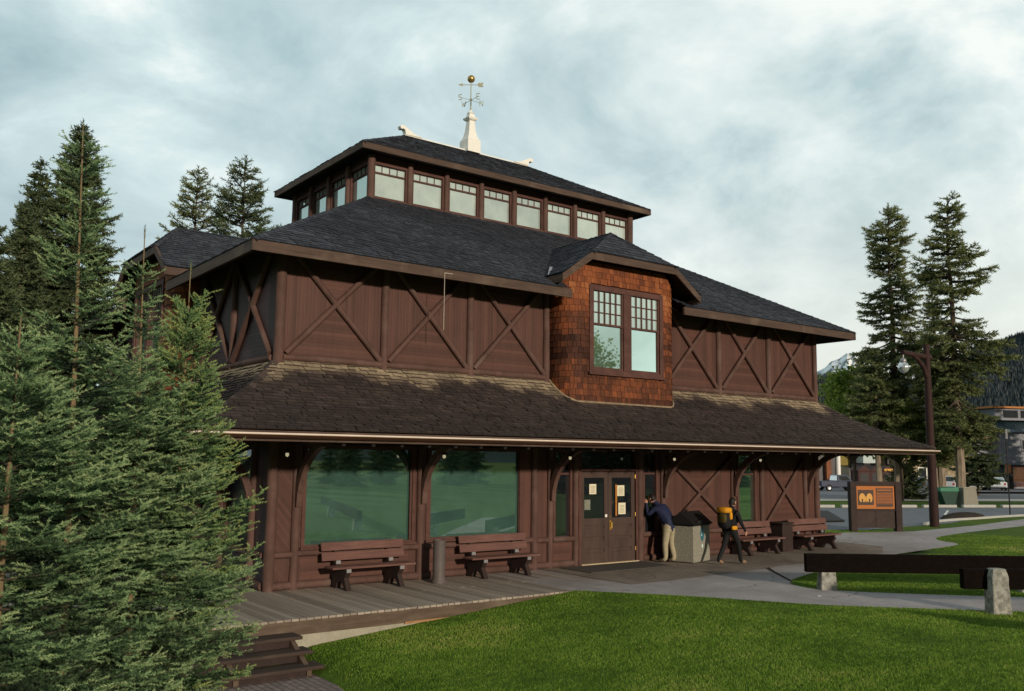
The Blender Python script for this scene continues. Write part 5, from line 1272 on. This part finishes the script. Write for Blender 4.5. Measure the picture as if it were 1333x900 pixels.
# ------------------------------------------------------------------ vehicles
GLASSC = m_glass('car_glass', (.012, .014, .018), .18)
TYRE = m_plain('tyre', (.016, .016, .017), .85); RIM = m_plain('rim', (.35, .35, .36), .4, .1, 9, .5, .03, .6); LAMPW = m_plain('head_lamp', (.75, .75, .7), .2); LAMPR = m_plain('tail_lamp', (.35, .02, .015), .3)
def vehicle(label, name, cat, x, y, rz, length, width, lower, cabin, color, wheels=(.19, .80), wr=.33, bed=None):
    """lower: side outline of the body; cabin: side outline of the greenhouse (x along the length, z up)"""
    z0 = gz(x, y) + .01; t = thing(name, label, cat, (x, y, z0), rz); paint = m_plain('paint_' + name + label[:6].replace(' ', '_'), color, .28, .08, 3, .6, .02)
    def loft(poly, rows):
        mb = MB(); rings = []
        for yy, ins in rows:
            cx = sum(p[0] for p in poly) / len(poly); cz = sum(p[1] for p in poly) / len(poly)
            rings.append([(p[0] + (cx - p[0]) * ins, yy, p[1] + (cz - p[1]) * ins) for p in poly])
        mb.grid_faces(rings); return mb
    h = width / 2
    b = loft(lower, [(-h, .05), (-h + .07, .0), (h - .07, .0), (h, .05)]).build('body', paint, t, bevel=.03)
    # cabin tapers inwards to the roof
    zt = max(p[1] for p in cabin); zb = min(p[1] for p in cabin)
    mb = MB(); yin = lambda z: h - .06 - .16 * (z - zb) / (zt - zb)
    mb.grid_faces([[(p[0], -yin(p[1]), p[1]) for p in cabin], [(p[0], yin(p[1]), p[1]) for p in cabin]]); mb.build('cabin', paint, t, bevel=.03)
    n = len(cabin); c0, c1, c2, c3 = cabin[0], cabin[1], cabin[2], cabin[3]       # rear bottom, rear top, front top, front bottom
    for s in (-1, 1):
        mb = MB()
        def pt(u, v):
            lo = (c0[0] + (c3[0] - c0[0]) * u, c0[1] + (c3[1] - c0[1]) * u); hi = (c1[0] + (c2[0] - c1[0]) * u, c1[1] + (c2[1] - c1[1]) * u)
            xx, zz = lo[0] + (hi[0] - lo[0]) * v, lo[1] + (hi[1] - lo[1]) * v; return (xx, s * (yin(zz) + .006), zz)
        for u0, u1 in ((.07, .34), (.37, .64), (.67, .93)) if not bed else ((.12, .88),): mb.face([pt(u0, .12), pt(u1, .12), pt(u1, .86), pt(u0, .86)])
        mb.build('side_window', GLASSC, t, fix=False)
    for (pb, ptp, nm, sgn) in ((c3, c2, 'windscreen', 1), (c0, c1, 'rear_window', -1)):
        mb = MB(); q = lambda v, e: (pb[0] + (ptp[0] - pb[0]) * v + sgn * .012, e * (yin(pb[1] + (ptp[1] - pb[1]) * v) - .08), pb[1] + (ptp[1] - pb[1]) * v + .006)
        mb.face([q(.12, -1), q(.12, 1), q(.88, 1), q(.88, -1)]); mb.build(nm, GLASSC, t, fix=False)
    for f in wheels:
        for s in (-1, 1):
            mb = MB(); cx_ = f * length
            prof = [(wr * .6, -.10), (wr * .95, -.10), (wr, -.06), (wr, .06), (wr * .95, .10), (wr * .6, .10)]
            mb.grid_faces([[(cx_ + r * math.cos(a * math.pi / 9), s * (h - .09) + yy, wr + r * math.sin(a * math.pi / 9)) for a in range(18)] for r, yy in prof], caps=False)
            wl = mb.build('wheel', TYRE, t); mb = MB()
            mb.grid_faces([[(cx_ + r * math.cos(a * math.pi / 9), s * (h - .09) + s * yy, wr + r * math.sin(a * math.pi / 9)) for a in range(18)] for r, yy in ((wr * .62, .06), (wr * .55, .085), (wr * .2, .07))]); mb.build('rim', RIM, wl)
    x0, x1 = min(p[0] for p in lower), max(p[0] for p in lower)
    for s in (-1, 1):
        mb = MB(); mb.box(x1 - .06, x1 + .012, s * (h - .30) - .16, s * (h - .30) + .16, .58, .74); mb.build('headlight', LAMPW, t)
        mb = MB(); mb.box(x0 - .012, x0 + .06, s * (h - .22) - .10, s * (h - .22) + .10, .62, .82); mb.build('tail_light', LAMPR, t)
    mb = MB(); mb.box(x1 - .05, x1 + .05, -h + .08, h - .08, .34, .46); mb.box(x0 - .05, x0 + .05, -h + .08, h - .08, .36, .48); mb.build('bumper', RIM, t, bevel=.02)
    if bed:
        mb = MB(); mb.box(bed[0], bed[1], -h + .12, h - .12, bed[2] - .02, bed[2] + .004); mb.build('cargo_bed', M['black'], t)
    return t
sd = math.atan2(-.43, .9)
vehicle('dark blue pickup truck parked across the street, left of the notice board', 'pickup_truck', 'pickup', 73.4, 38.2, sd, 4.9, 1.75,
        [(0, .42), (.0, .98), (2.55, 1.0), (3.2, .99), (4.7, .90), (4.88, .72), (4.88, .40)], [(1.95, .98), (2.05, 1.62), (3.15, 1.62), (3.65, .98)], (.012, .022, .06), (.20, .80), .34, (.12, 1.85, 1.0))
vehicle('silver estate car parked across the street beyond the green bin', 'estate_car', 'car', 88.2, 32.4, sd + 1.0, 4.5, 1.75,
        [(0, .35), (-.02, .95), (3.2, .98), (4.35, .80), (4.5, .60), (4.45, .33)], [(.05, .93), (.35, 1.55), (2.4, 1.58), (3.3, .95)], (.42, .44, .46))
vehicle('dark navy van parked beside the stone building', 'van', 'van', 94.2, 32.0, sd + 1.25, 5.4, 2.0,
        [(0, .40), (.0, 1.25), (3.6, 1.25), (5.1, 1.12), (5.38, .80), (5.35, .38)], [(.03, 1.2), (.15, 2.05), (3.2, 2.05), (4.0, 1.22)], (.010, .012, .032), (.2, .8), .38)
vehicle('white saloon car parked at the far right', 'saloon_car', 'car', 94.9, 30.2, sd + 1.0, 4.7, 1.75,
        [(0, .35), (-.02, .92), (3.1, .95), (4.5, .78), (4.68, .58), (4.6, .33)], [(.75, .92), (1.3, 1.42), (2.5, 1.43), (3.45, .94)], (.66, .68, .70))
vehicle('small dark car behind the pale pine trunk', 'hatchback', 'car', 84.6, 33.6, sd + .9, 4.0, 1.7,
        [(0, .35), (-.02, .92), (2.8, .95), (3.85, .80), (3.98, .58), (3.9, .33)], [(.05, .90), (.4, 1.44), (1.9, 1.45), (2.85, .94)], (.05, .08, .10))

# ------------------------------------------------------------------ street furniture across the lot
t = thing('green_bin', 'green bear proof metal bin with sloping sides beyond the parking lot', 'bin', (50.55, 12.6, 0), -.5); t.scale = (.72, .72, .85)
mb = MB(); mb.grid_faces([[(-.45, -.45, .1), (.5, -.45, .1), (.5, .45, .1), (-.45, .45, .1)], [(-.95, -.55, 1.05), (.75, -.55, 1.05), (.75, .55, 1.05), (-.95, .55, 1.05)]]); mb.box(-.4, .45, -.4, .4, -.02, .1); mb.build('body', m_plain('dark_green', (.012, .045, .03), .5, .2, 4), t, bevel=.03)
mb = MB(); mb.grid_faces([[(-1.0, -.6, 1.06), (.8, -.6, 1.06), (.8, .6, 1.06), (-1.0, .6, 1.06)], [(-1.0, -.6, 1.35), (.8, -.6, 1.42), (.8, .6, 1.42), (-1.0, .6, 1.35)]]); mb.build('lid', m_plain('bin_green', (.025, .16, .09), .45, .2, 4), t, bevel=.04)
t = thing('litter_bin', 'squat brown concrete bin beside the green bear proof bin', 'litter bin', (51.6, 11.9, 0), -.5); t.scale = (.85, .85, .85)
mb = MB(); mb.grid_faces([[(-.62, -.6, 0), (.62, -.6, 0), (.62, .6, 0), (-.62, .6, 0)], [(-.52, -.5, 1.3), (.52, -.5, 1.3), (.52, .5, 1.3), (-.52, .5, 1.3)]]); mb.build('body', M['aggregate'], t, bevel=.04)
mb = MB(); mb.box(-.56, .56, -.54, .54, 1.302, 1.40); mb.build('lid', M['concrete'], t, bevel=.03)
t = thing('fire_hydrant', 'red fire hydrant just beyond the right corner of the museum', 'hydrant', (38.6, 15.4, 0))
mb = MB(); mb.lathe([(.19, 0), (.19, .06), (.14, .10), (.14, .75), (.18, .78), (.17, .86), (.10, .98), (.05, 1.02), (.05, 1.08), (0, 1.08)], n=14); mb.build('barrel', m_plain('hydrant_red', (.42, .025, .02), .4), t, smooth=True)
mb = MB(); mb.tube([(-.26, 0, .62), (.26, 0, .62)], .07, 10); mb.build('nozzle', m_plain('hydrant_cap', (.5, .45, .4), .5), t)
for i, (x, y) in enumerate(((66.0, 21.7), (67.9, 20.2))):
    t = thing('bollard', 'short white bollard on the far pavement behind the notice board', 'bollard', (x, y, gz(x, y) + .03), 0, 'white bollards along the far pavement')
    mb = MB(); mb.lathe([(.11, 0), (.11, .95), (.08, 1.05), (0, 1.08)], n=12); mb.build('shaft', M['white'], t, smooth=True); mb = MB(); mb.lathe([(.13, .0), (.13, .1), (.112, .12)], n=12); mb.build('collar', M['steel'], t)
for lb, x, y, h in (('left of two thin grey posts seen right of the museum corner', 44.0, 19.6, 2.9), ('right of two thin grey posts in front of the blue pickup', 46.2, 19.4, 2.4)):
    t = thing('sign_post', lb, 'post', (x, y, 0)); mb = MB(); mb.tube([(0, 0, -.1), (0, 0, h)], .06, 8); mb.build('pole', M['steel'], t); mb = MB(); mb.box(-.16, .16, -.08, -.065, h - .5, h - .1); mb.build('plate', M['steel'], t)
t = thing('sign_post', 'very thin dark post at the far side of the grass strip on the right', 'post', (41.9, 4.75, 0)); mb = MB(); mb.tube([(0, 0, -.1), (0, 0, 4.6)], .035, 8); mb.build('pole', M['black'], t); mb = MB(); mb.box(-.12, .12, -.05, -.038, 4.0, 4.5); mb.build('plate', M['steel'], t)
mb = MB(); rn = random.Random(6); 
mb.grid_faces([[(37.9 + 1.3 * r * math.cos(a * .5236) * 1.25 - .0, 5.15 + .55 * r * math.sin(a * .5236), .02 + h) for a in range(12)] for r, h in ((1.15, 0), (1, .16), (.6, .26), (.15, .30))]); tag(mb.build('earth_mound', m_plain('earth', (.035, .028, .022), .95, .4, 3, .1, .8), smooth=True), 'low dark mound of earth at the parking lot edge', 'mound')
# low rail along the far pavement
t = thing('street_rail', 'low dark rail fence along the far pavement in front of the parked cars', 'fence')
mb = MB(); mb.bar((69, nline(48.2, 69), .30), (118, nline(48.2, 118), .30), .12, .16); mb.build('rail', M['barrier'], t)
x = 69.5
while x < 118:
    mb = MB(); yy = nline(48.2, x); mb.box(x - .15, x + .15, yy - .12, yy + .12, -.55, .48); mb.build('post', M['barrier'], t); x += 6.0

# ------------------------------------------------------------------ buildings across the street
GREY = m_boards('grey_siding', (.21, .215, .24), 'z', .22, .10); TEAL = m_plain('metal_roof', (.030, .052, .060), .5, .2, 2)
STN = NT('rubble_stone'); vr = STN.n('TexVoronoi'); vr.inputs['Scale'].default_value = 2.2; STN.l(STN.obj(), vr.inputs['Vector']); STNC = STN.mixc(.5, STN.ramp(STN.noise(3, 4), [(.3, (.16, .12, .08)), (.7, (.48, .38, .24))]), STN.ramp(vr.outputs['Distance'], [(.2, 1.0), (.75, .35)]), 'MULTIPLY')
STNC = STN.mixc(1.0, STNC, (1.3, 1.3, 1.3), 'MULTIPLY'); M['rubble'] = STN.done(STN.bsdf(STNC, .9, .2, vr.outputs['Distance'], .6, .05))
u = Vector((.9, -.43, 0)); nrm_ = Vector((-.43, -.9, 0))     # along the street to the right, towards the museum
def house(name, label, cat, o, rot=0.0):
    return thing(name, label, cat, o, math.atan2(u.y, u.x) + rot)
# local frame: x along the street (right), y away from the museum, z up
bz = -.25
h1 = house('hotel_building', 'grey boarded building with teal metal roof and stone lower wing across the street', 'building', (98.6, 37.2, bz))
mb = MB(); mb.box(3.6, 16, 0, 10, 2.9, 6.9); mb.box(5.9, 16, -1.1, -.001, 2.9, 6.9); mb.box(7.6, 16, .3, 10, 0, 2.9); mb.build('wall', GREY, h1)
mb = MB(); mb.box(-6.5, 4.4, .4, 9, 0, 3.9); mb.build('stone_wing', M['rubble'], h1)
mb = MB(); mb.grid_faces([[(1.0, -1.3, 6.95), (17, -1.9, 6.95), (17, 5, 9.6), (1.0, 5, 9.6)], [(1.0, -1.3, 7.1), (17, -1.9, 7.1), (17, 5, 9.8), (1.0, 5, 9.8)]]); mb.face([(1, -1.3, 6.95), (1, 5, 9.6), (1, 10, 6.95)])
for k in range(24): mb.bar((1.2 + k * .66, -1.5, 7.13), (1.2 + k * .66, 5, 9.83), .05, .07)
rf = mb.build('roof', TEAL, h1)
mb = MB(); mb.box(6.4, 16, .3, 4, 8.2, 9.6); mb.build('roof_dormer', GREY, rf); mb = MB(); mb.box(5.8, 16.5, -.1, 4, 9.62, 9.85); mb.build('dormer_fascia', m_plain('orange_trim', (.40, .15, .03), .6), rf)
mb = MB(); mb.box(7.6, 9.6, .26, .29, 8.5, 9.4); mb.box(10.0, 12, .26, .29, 8.5, 9.4); mb.build('dormer_window', GLASSC, rf)
mb = MB(); mb.box(1.0, 6.2, -1.45, -1.32, 6.72, 6.96); mb.build('eave_board', m_plain('brown_trim', (.26, .13, .06), .7), h1); mb = MB(); mb.box(5.9, 16.5, -2.0, -1.86, 6.72, 7.05); mb.build('eave_board', m_plain('blue_trim', (.22, .27, .34), .7), h1)
def bwin(par, x0, x1, y, z0, z1, fm, name='window', gl=None):
    mb = MB(); w = .12
    mb.box(x0, x1, y - .06, y + .05, z0, z0 + w); mb.box(x0, x1, y - .06, y + .05, z1 - w, z1); mb.box(x0, x0 + w, y - .06, y + .05, z0 + w, z1 - w); mb.box(x1 - w, x1, y - .06, y + .05, z0 + w, z1 - w)
    f = mb.build(name, fm, par); mb = MB(); mb.box(x0 + w, x1 - w, y - .03, y + .02, z0 + w, z1 - w); mb.build('pane', gl or GLASSC, f)
REDF = m_plain('red_frame', (.36, .05, .05), .6); bwin(h1, 4.15, 5.55, -.03, 4.95, 6.05, REDF); bwin(h1, 8.6, 10.6, -1.13, 4.6, 5.9, GREY); bwin(h1, 12, 14, -1.13, 4.6, 5.9, GREY)
bwin(h1, .9, 1.9, .37, .9, 2.2, GREY); bwin(h1, -4.2, -3.0, .37, 1.0, 2.5, M['white']); bwin(h1, 8.0, 12.5, .26, .3, 2.7, m_plain('shop_frame', (.14, .05, .03), .6), 'shop_window', m_glass('warm_shop', (.10, .035, .018), .12))
mb = MB(); mb.box(7.0, 7.5, -.9, -.5, 0, 2.9); mb.box(14.5, 15, -.9, -.5, 0, 2.9); mb.build('column', M['black'], h1)
mb = MB(); mb.box(6.3, 6.9, -1.35, -1.12, 1.9, 2.9); mb.build('hanging_sign', m_plain('orange_sign', (.45, .16, .06), .6), h1)
mb = MB(); mb.box(4.6, 7.2, .0, .3, 0, 2.9); mb.build('shop_front', m_glass('pale_shop', (.2, .23, .24), .25), h1)
# shops to the left, seen under the eave
h2 = house('shop_building', 'row of shops with white column and pale panel seen under the eave', 'building', (89.9, 44.5, bz))
mb = MB(); mb.box(-8, 7.2, 1.5, 10, 0, 5.0); mb.build('wall', m_plain('shop_wall', (.13, .12, .12), .8, .2, .5), h2)
mb = MB(); mb.box(-8, 7.4, -.2, 10, 5.02, 5.5); mb.build('roof', TEAL, h2)
mb = MB(); mb.tube([(-1.8, .2, 0), (-1.8, .2, 5)], .26, 14); mb.build('column', M['white'], h2)
mb = MB(); mb.box(-1.2, .2, .9, 1.3, 2.6, 4.6); mb.build('shop_sign', m_plain('olive_sign', (.20, .15, .03), .7, .3, 3), h2)
mb = MB(); mb.box(-2.9, -2.3, .9, 1.4, .8, 3.6); mb.build('poster', m_plain('rust_poster', (.20, .07, .03), .7, .5, 2), h2)
mb = MB(); mb.box(-1.4, .3, 1.38, 1.48, .9, 2.5); mb.build('shop_window', GLASSC, h2)
mb = MB(); mb.box(.6, 2.6, -1.2, 1.0, 2.9, 5.0); mb.build('awning', m_plain('pale_awning', (.46, .52, .50), .7, .1, 2), h2)
mb = MB(); mb.box(.6, 5.2, 1.38, 1.48, .8, 2.8); mb.build('shop_window', GLASSC, h2)
h3 = house('stone_house', 'grey stone house behind the trees across the street', 'building', (88.5, 47.5, bz))
mb = MB(); mb.box(-1.5, 12, 2, 10, 0, 6); mb.build('wall', m_plain('grey_stone', (.14, .13, .15), .9, .35, .8), h3)
mb = MB(); mb.grid_faces([[(-2, 1.5, 6), (-2, 6, 8.6), (-2, 10.5, 6)], [(12.5, 1.5, 6), (12.5, 6, 8.6), (12.5, 10.5, 6)]]); mb.build('roof', TEAL, h3)
for x in (0, 3, 6, 9): bwin(h3, x, x + 1.4, 1.97, 1.2, 2.9, M['white']); bwin(h3, x, x + 1.4, 1.97, 4.0, 5.3, M['white'])
for lb, dx, c in (('left brown gabled kiosk in front of the pale awning', 0, (.06, .022, .018)), ('middle brown gabled kiosk in front of the pale awning', 1.75, (.055, .020, .018)), ('right brown gabled kiosk with yellow sign', 3.5, (.06, .024, .018))):
    o = Vector((79.6, 41.2, bz)) + u * (dx * .82 + 4.6); t = house('kiosk', lb, 'kiosk', o); km = m_plain('kiosk%d' % int(dx * 10), c, .7, .2, 3)
    mb = MB(); mb.box(-.7, .7, 0, 1.4, 0, 2.05); mb.build('wall', km, t); mb = MB(); mb.grid_faces([[(-.88, -.15, 2.06), (0, -.15, 2.62), (.88, -.15, 2.06)], [(-.88, 1.5, 2.06), (0, 1.5, 2.62), (.88, 1.5, 2.06)]]); mb.build('roof', km, t)
    mb = MB(); mb.box(-.5, .5, -.03, -.004, .9, 1.8); mb.build('hatch', M['black'], t)
    if dx > 3: mb = MB(); mb.box(-.5, .5, -.2, -.16, 2.05, 2.3); mb.build('sign', YE, t)
# shrubs at the foot of the kiosks
far_tree('round dark shrub right of the notice board', 63.0, 22.5, 310, 2.6, 1.7, 'shrubs across the street', name='shrub', cat='shrub', dz=.35, zb=.05, tr=.08, el=(.1, .9), prof=lambda t: math.sqrt(max(0, 1 - t * t)))

# ------------------------------------------------------------------ people
SKIN = m_plain('skin', (.50, .27, .19), .55, .08, 20); HAIR = m_plain('dark_hair', (.016, .011, .009), .6, .3, 30)
def person(label, J, segs, mats, headR, face_dir, hair_long=False, hands=None):
    """J joints name->(pos, radius); segs: (a, b, material index); one skinned continuous surface"""
    t = thing('person', label, 'person'); names = list(J); V_ = [Vector(J[n][0]) for n in names]; rad = [J[n][1] for n in names]; edges = []; lab = []
    idx = {n: i for i, n in enumerate(names)}
    for a, b, m in segs: edges.append((idx[a], idx[b])); lab.append((V_[idx[a]], V_[idx[b]], m, (rad[idx[a]] + rad[idx[b]]) / 2))
    for wrist, d, nrm, curl in (hands or []):
        w = V_[idx[wrist]]; d = Vector(d).normalized(); nrm = Vector(nrm).normalized(); sdv = d.cross(nrm).normalized()
        k0 = len(V_); palm = w + d * .055; V_.append(palm); rad.append(.027); edges.append((idx[wrist], k0)); lab.append((w, palm, 0, .027))
        for q, (off, ln) in enumerate(((-.03, .058), (-.010, .070), (.010, .066), (.028, .052))):
            b0 = palm + d * .035 + sdv * off; b1 = b0 + d * ln * .55 - nrm * curl * .012; b2 = b1 + d * ln * .45 - nrm * curl * .032
            i = len(V_); V_ += [b0, b1, b2]; rad += [.0105, .0095, .008]; edges += [(k0, i), (i, i + 1), (i + 1, i + 2)]; lab += [(palm, b0, 0, .01), (b0, b1, 0, .01), (b1, b2, 0, .01)]
        th0 = palm - sdv * .032 - d * .01; th1 = th0 - sdv * .022 + d * .03 - nrm * .008; i = len(V_); V_ += [th0, th1, th1 + d * .026 - nrm * .008]; rad += [.013, .0115, .0095]; edges += [(k0, i), (i, i + 1), (i + 1, i + 2)]; lab += [(palm, th1, 0, .01)]
    me = bpy.data.meshes.new('tmp'); me.from_pydata([tuple(v) for v in V_], edges, []); o = bpy.data.objects.new('tmp', me); col.objects.link(o)
    md = o.modifiers.new('skin', 'SKIN'); md.use_smooth_shade = True
    for i, sv in enumerate(me.skin_vertices[0].data): sv.radius = (rad[i], rad[i]); sv.use_root = (i == 0)
    o.modifiers.new('sub', 'SUBSURF').levels = 2; o.modifiers['sub'].render_levels = 2
    dg = bpy.context.evaluated_depsgraph_get(); m2 = bpy.data.meshes.new_from_object(o.evaluated_get(dg)); bpy.data.objects.remove(o)
    m2.materials.clear()
    for m in mats: m2.materials.append(m)
    for p in m2.polygons:
        c = p.center; best = 9; bm_ = 0
        for a, b, m, r in lab:
            ab = b - a; s = max(0, min(1, (c - a).dot(ab) / max(1e-9, ab.length_squared))); dd = (c - (a + ab * s)).length - r * .9
            if dd < best: best = dd; bm_ = m
        p.material_index = bm_; p.use_smooth = True
    b = bpy.data.objects.new('body', m2); col.objects.link(b); b.parent = t
    # head with face, ears; hair cap
    hc = Vector(J['head'][0]); f = Vector(face_dir).normalized(); side = f.cross(Vector((0, 0, 1))).normalized(); upv = side.cross(f).normalized()
    def hp(a, s, z): return hc + f * a + side * s + upv * z
    mb = MB(); rings = []
    for k in range(13):
        ph = -math.pi / 2 + math.pi * k / 12; z = .122 * math.sin(ph); r = math.cos(ph); ring = []
        for q in range(16):
            a = q * math.pi / 8; ca, sa = math.cos(a), math.sin(a); wx = .098 * r * ca; wy = .076 * r * sa
            if ca > 0 and z < .0: wy *= .9; wx *= .97
            if abs(sa) < .3 and ca > 0 and -.05 < z < .012: wx += .020 * (1 - abs(sa) / .3)        # nose
            if ca > .8 and .012 < z < .04: wx -= .006
            ring.append(hp(wx + .012, wy, z))
        rings.append(ring)
    mb.grid_faces(rings, 0)
    for s in (-1, 1): mb.ball(hp(.0, s * .078, -.005), .022, 8, 0, 1.4)
    hd = mb.build('head', SKIN, t, smooth=True)
    mb = MB()
    for s in (-1, 1): mb.ball(hp(.098, s * .032, .018), .011, 8)
    mb.build('eye', m_plain('eye_dark', (.03, .02, .02), .3), hd)
    mb = MB(); mb.bar(hp(.103, -.024, -.058), hp(.103, .024, -.058), .012, .012); mb.build('mouth', m_plain('lips', (.30, .10, .08), .5), hd)
    mb = MB(); rings = []
    for k in range(9):
        ph = -.5 + (math.pi / 2 + .5) * k / 8; z = .135 * math.sin(ph); r = math.cos(ph); ring = []
        for q in range(16):
            a = q * math.pi / 8; ca, sa = math.cos(a), math.sin(a); wx = .113 * r * ca; wy = .090 * r * sa
            if ca > .2 and z < .055: wx = min(wx, .02); 
            ring.append(hp(wx - .004, wy, z + random.uniform(-.004, .004)))
        rings.append(ring)
    mb.grid_faces(rings, 0); mb.build('hair', HAIR, t, smooth=True)
    return t
NAVY = m_plain('navy_jacket', (.016, .022, .060), .75, .25, 14); KHAKI = m_plain('khaki_trousers', (.34, .29, .19), .85, .2, 12); TAN = m_plain('tan_shoe', (.22, .145, .085), .7); BLK = m_plain('black_clothes', (.010, .010, .011), .85, .3, 12); BRSH = m_plain('brown_shoe', (.10, .07, .05), .7)
# leaning man, looking in at the narrow window right of the doors
J = {'pelvis': ((10.98, -.66, .96), 0.174), 'waist': ((10.95, -.58, 1.10), 0.198), 'chest': ((10.90, -.44, 1.32), 0.228), 'neckb': ((10.87, -.33, 1.49), 0.102), 'neck': ((10.84, -.25, 1.55), .062), 'head': ((10.78, -.17, 1.66), 0.090),
     'hipL': ((10.89, -.64, .90), 0.126), 'kneeL': ((10.76, -.66, .50), 0.086), 'ankL': ((10.70, -.74, .10), 0.066), 'toeL': ((10.62, -.56, .055), 0.042),
     'hipR': ((11.04, -.68, .90), 0.126), 'kneeR': ((11.00, -.66, .50), 0.090), 'ankR': ((10.97, -.80, .10), 0.068), 'toeR': ((10.90, -.62, .055), 0.042),
     'shL': ((10.73, -.36, 1.43), 0.090), 'elL': ((10.60, -.20, 1.22), 0.066), 'wrL': ((10.66, -.08, 1.50), 0.035),
     'shR': ((11.04, -.38, 1.43), 0.090), 'elR': ((11.02, -.14, 1.25), 0.066), 'wrR': ((10.90, -.08, 1.50), 0.035)}
S = [('pelvis', 'waist', 1), ('waist', 'chest', 1), ('chest', 'neckb', 1), ('neckb', 'neck', 0), ('neck', 'head', 0), ('pelvis', 'hipL', 2), ('hipL', 'kneeL', 2), ('kneeL', 'ankL', 2), ('ankL', 'toeL', 3), ('pelvis', 'hipR', 2), ('hipR', 'kneeR', 2), ('kneeR', 'ankR', 2), ('ankR', 'toeR', 3),
     ('chest', 'shL', 1), ('shL', 'elL', 1), ('elL', 'wrL', 1), ('chest', 'shR', 1), ('shR', 'elR', 1), ('elR', 'wrR', 1)]
person('man in navy jacket and khaki trousers leaning forward to look in a window', J, S, [SKIN, NAVY, KHAKI, BRSH], .1, (-.25, .95, -.12), hands=[('wrL', (.25, .2, .95), (-.6, -.8, 0), .8), ('wrR', (-.35, .1, .95), (.6, -.8, 0), .8)])
# walking person with yellow pack, heading right
z0 = .012
J = {'pelvis': ((11.86, -1.97, .90 + z0), .135), 'waist': ((11.87, -1.97, 1.04 + z0), .140), 'chest': ((11.88, -1.96, 1.26 + z0), .160), 'neckb': ((11.90, -1.96, 1.43 + z0), .08), 'neck': ((11.92, -1.96, 1.48 + z0), .058), 'head': ((11.96, -1.96, 1.60 + z0), .072),
     'hipL': ((11.85, -1.86, .85 + z0), .10), 'kneeL': ((11.72, -1.85, .47 + z0), .072), 'ankL': ((11.46, -1.86, .13 + z0), .052), 'toeL': ((11.64, -1.87, .05 + z0), .052),
     'hipR': ((11.87, -2.07, .85 + z0), .10), 'kneeR': ((12.05, -2.07, .46 + z0), .072), 'ankR': ((12.12, -2.06, .09 + z0), .052), 'toeR': ((12.32, -2.07, .05 + z0), .052),
     'shL': ((11.88, -1.76, 1.36 + z0), .072), 'elL': ((11.78, -1.70, 1.10 + z0), .052), 'wrL': ((11.88, -1.70, .86 + z0), .033),
     'shR': ((11.89, -2.16, 1.36 + z0), .072), 'elR': ((11.97, -2.22, 1.08 + z0), .052), 'wrR': ((12.15, -2.20, .88 + z0), .033)}
S = [(a, b, 2 if m == 2 else m) for a, b, m in S]
person('person in black clothes and tan shoes walking right past the litter bin', J, S, [SKIN, BLK, BLK, TAN], .1, (1, .05, -.05), hands=[('wrL', (.3, 0, -.95), (0, 1, 0), .7), ('wrR', (.4, 0, -.9), (0, -1, 0), .7)])
bp = thing('backpack', 'yellow topped black backpack worn by the walking person', 'backpack', (11.62, -1.96, .98), 0)
def blob(mb, c, rx, ry_, rz_, n=14, e=.6):
    rings = []
    for k in range(9):
        ph = -math.pi / 2 + math.pi * k / 8; cz = math.copysign(abs(math.sin(ph)) ** e, math.sin(ph)); r = abs(math.cos(ph)) ** e; ring = []
        for q in range(n):
            a = 2 * math.pi * q / n; ca, sa = math.cos(a), math.sin(a); ring.append((c[0] + rx * r * math.copysign(abs(ca) ** e, ca), c[1] + ry_ * r * math.copysign(abs(sa) ** e, sa), c[2] + rz_ * cz))
        rings.append(ring)
    mb.grid_faces(rings)
YP = m_plain('pack_yellow', (.62, .27, .012), .7, .2, 14); PO = m_plain('pack_olive', (.075, .055, .012), .8, .3, 14)
mb = MB(); blob(mb, (0, 0, .22), .135, .18, .26); mb.build('bag', BLK, bp, smooth=True)
mb = MB(); blob(mb, (.0, 0, .44), .155, .19, .085); blob(mb, (.05, -.16, .30), .05, .05, .10); mb.build('top_lid', YP, bp, smooth=True)
mb = MB(); blob(mb, (-.10, -.03, .24), .075, .13, .13); mb.build('pocket', PO, bp, smooth=True)
mb = MB(); blob(mb, (.16, -.19, -.01), .10, .045, .055); mb.build('hip_pouch', YP, bp, smooth=True)
for s in (-1, 1):
    mb = MB(); mb.tube([(.06, s * .12, .46), (.22, s * .13, .47), (.40, s * .14, .36), (.36, s * .17, .16), (.12, s * .18, .02)], .018, 6); mb.build('shoulder_strap', BLK, bp)
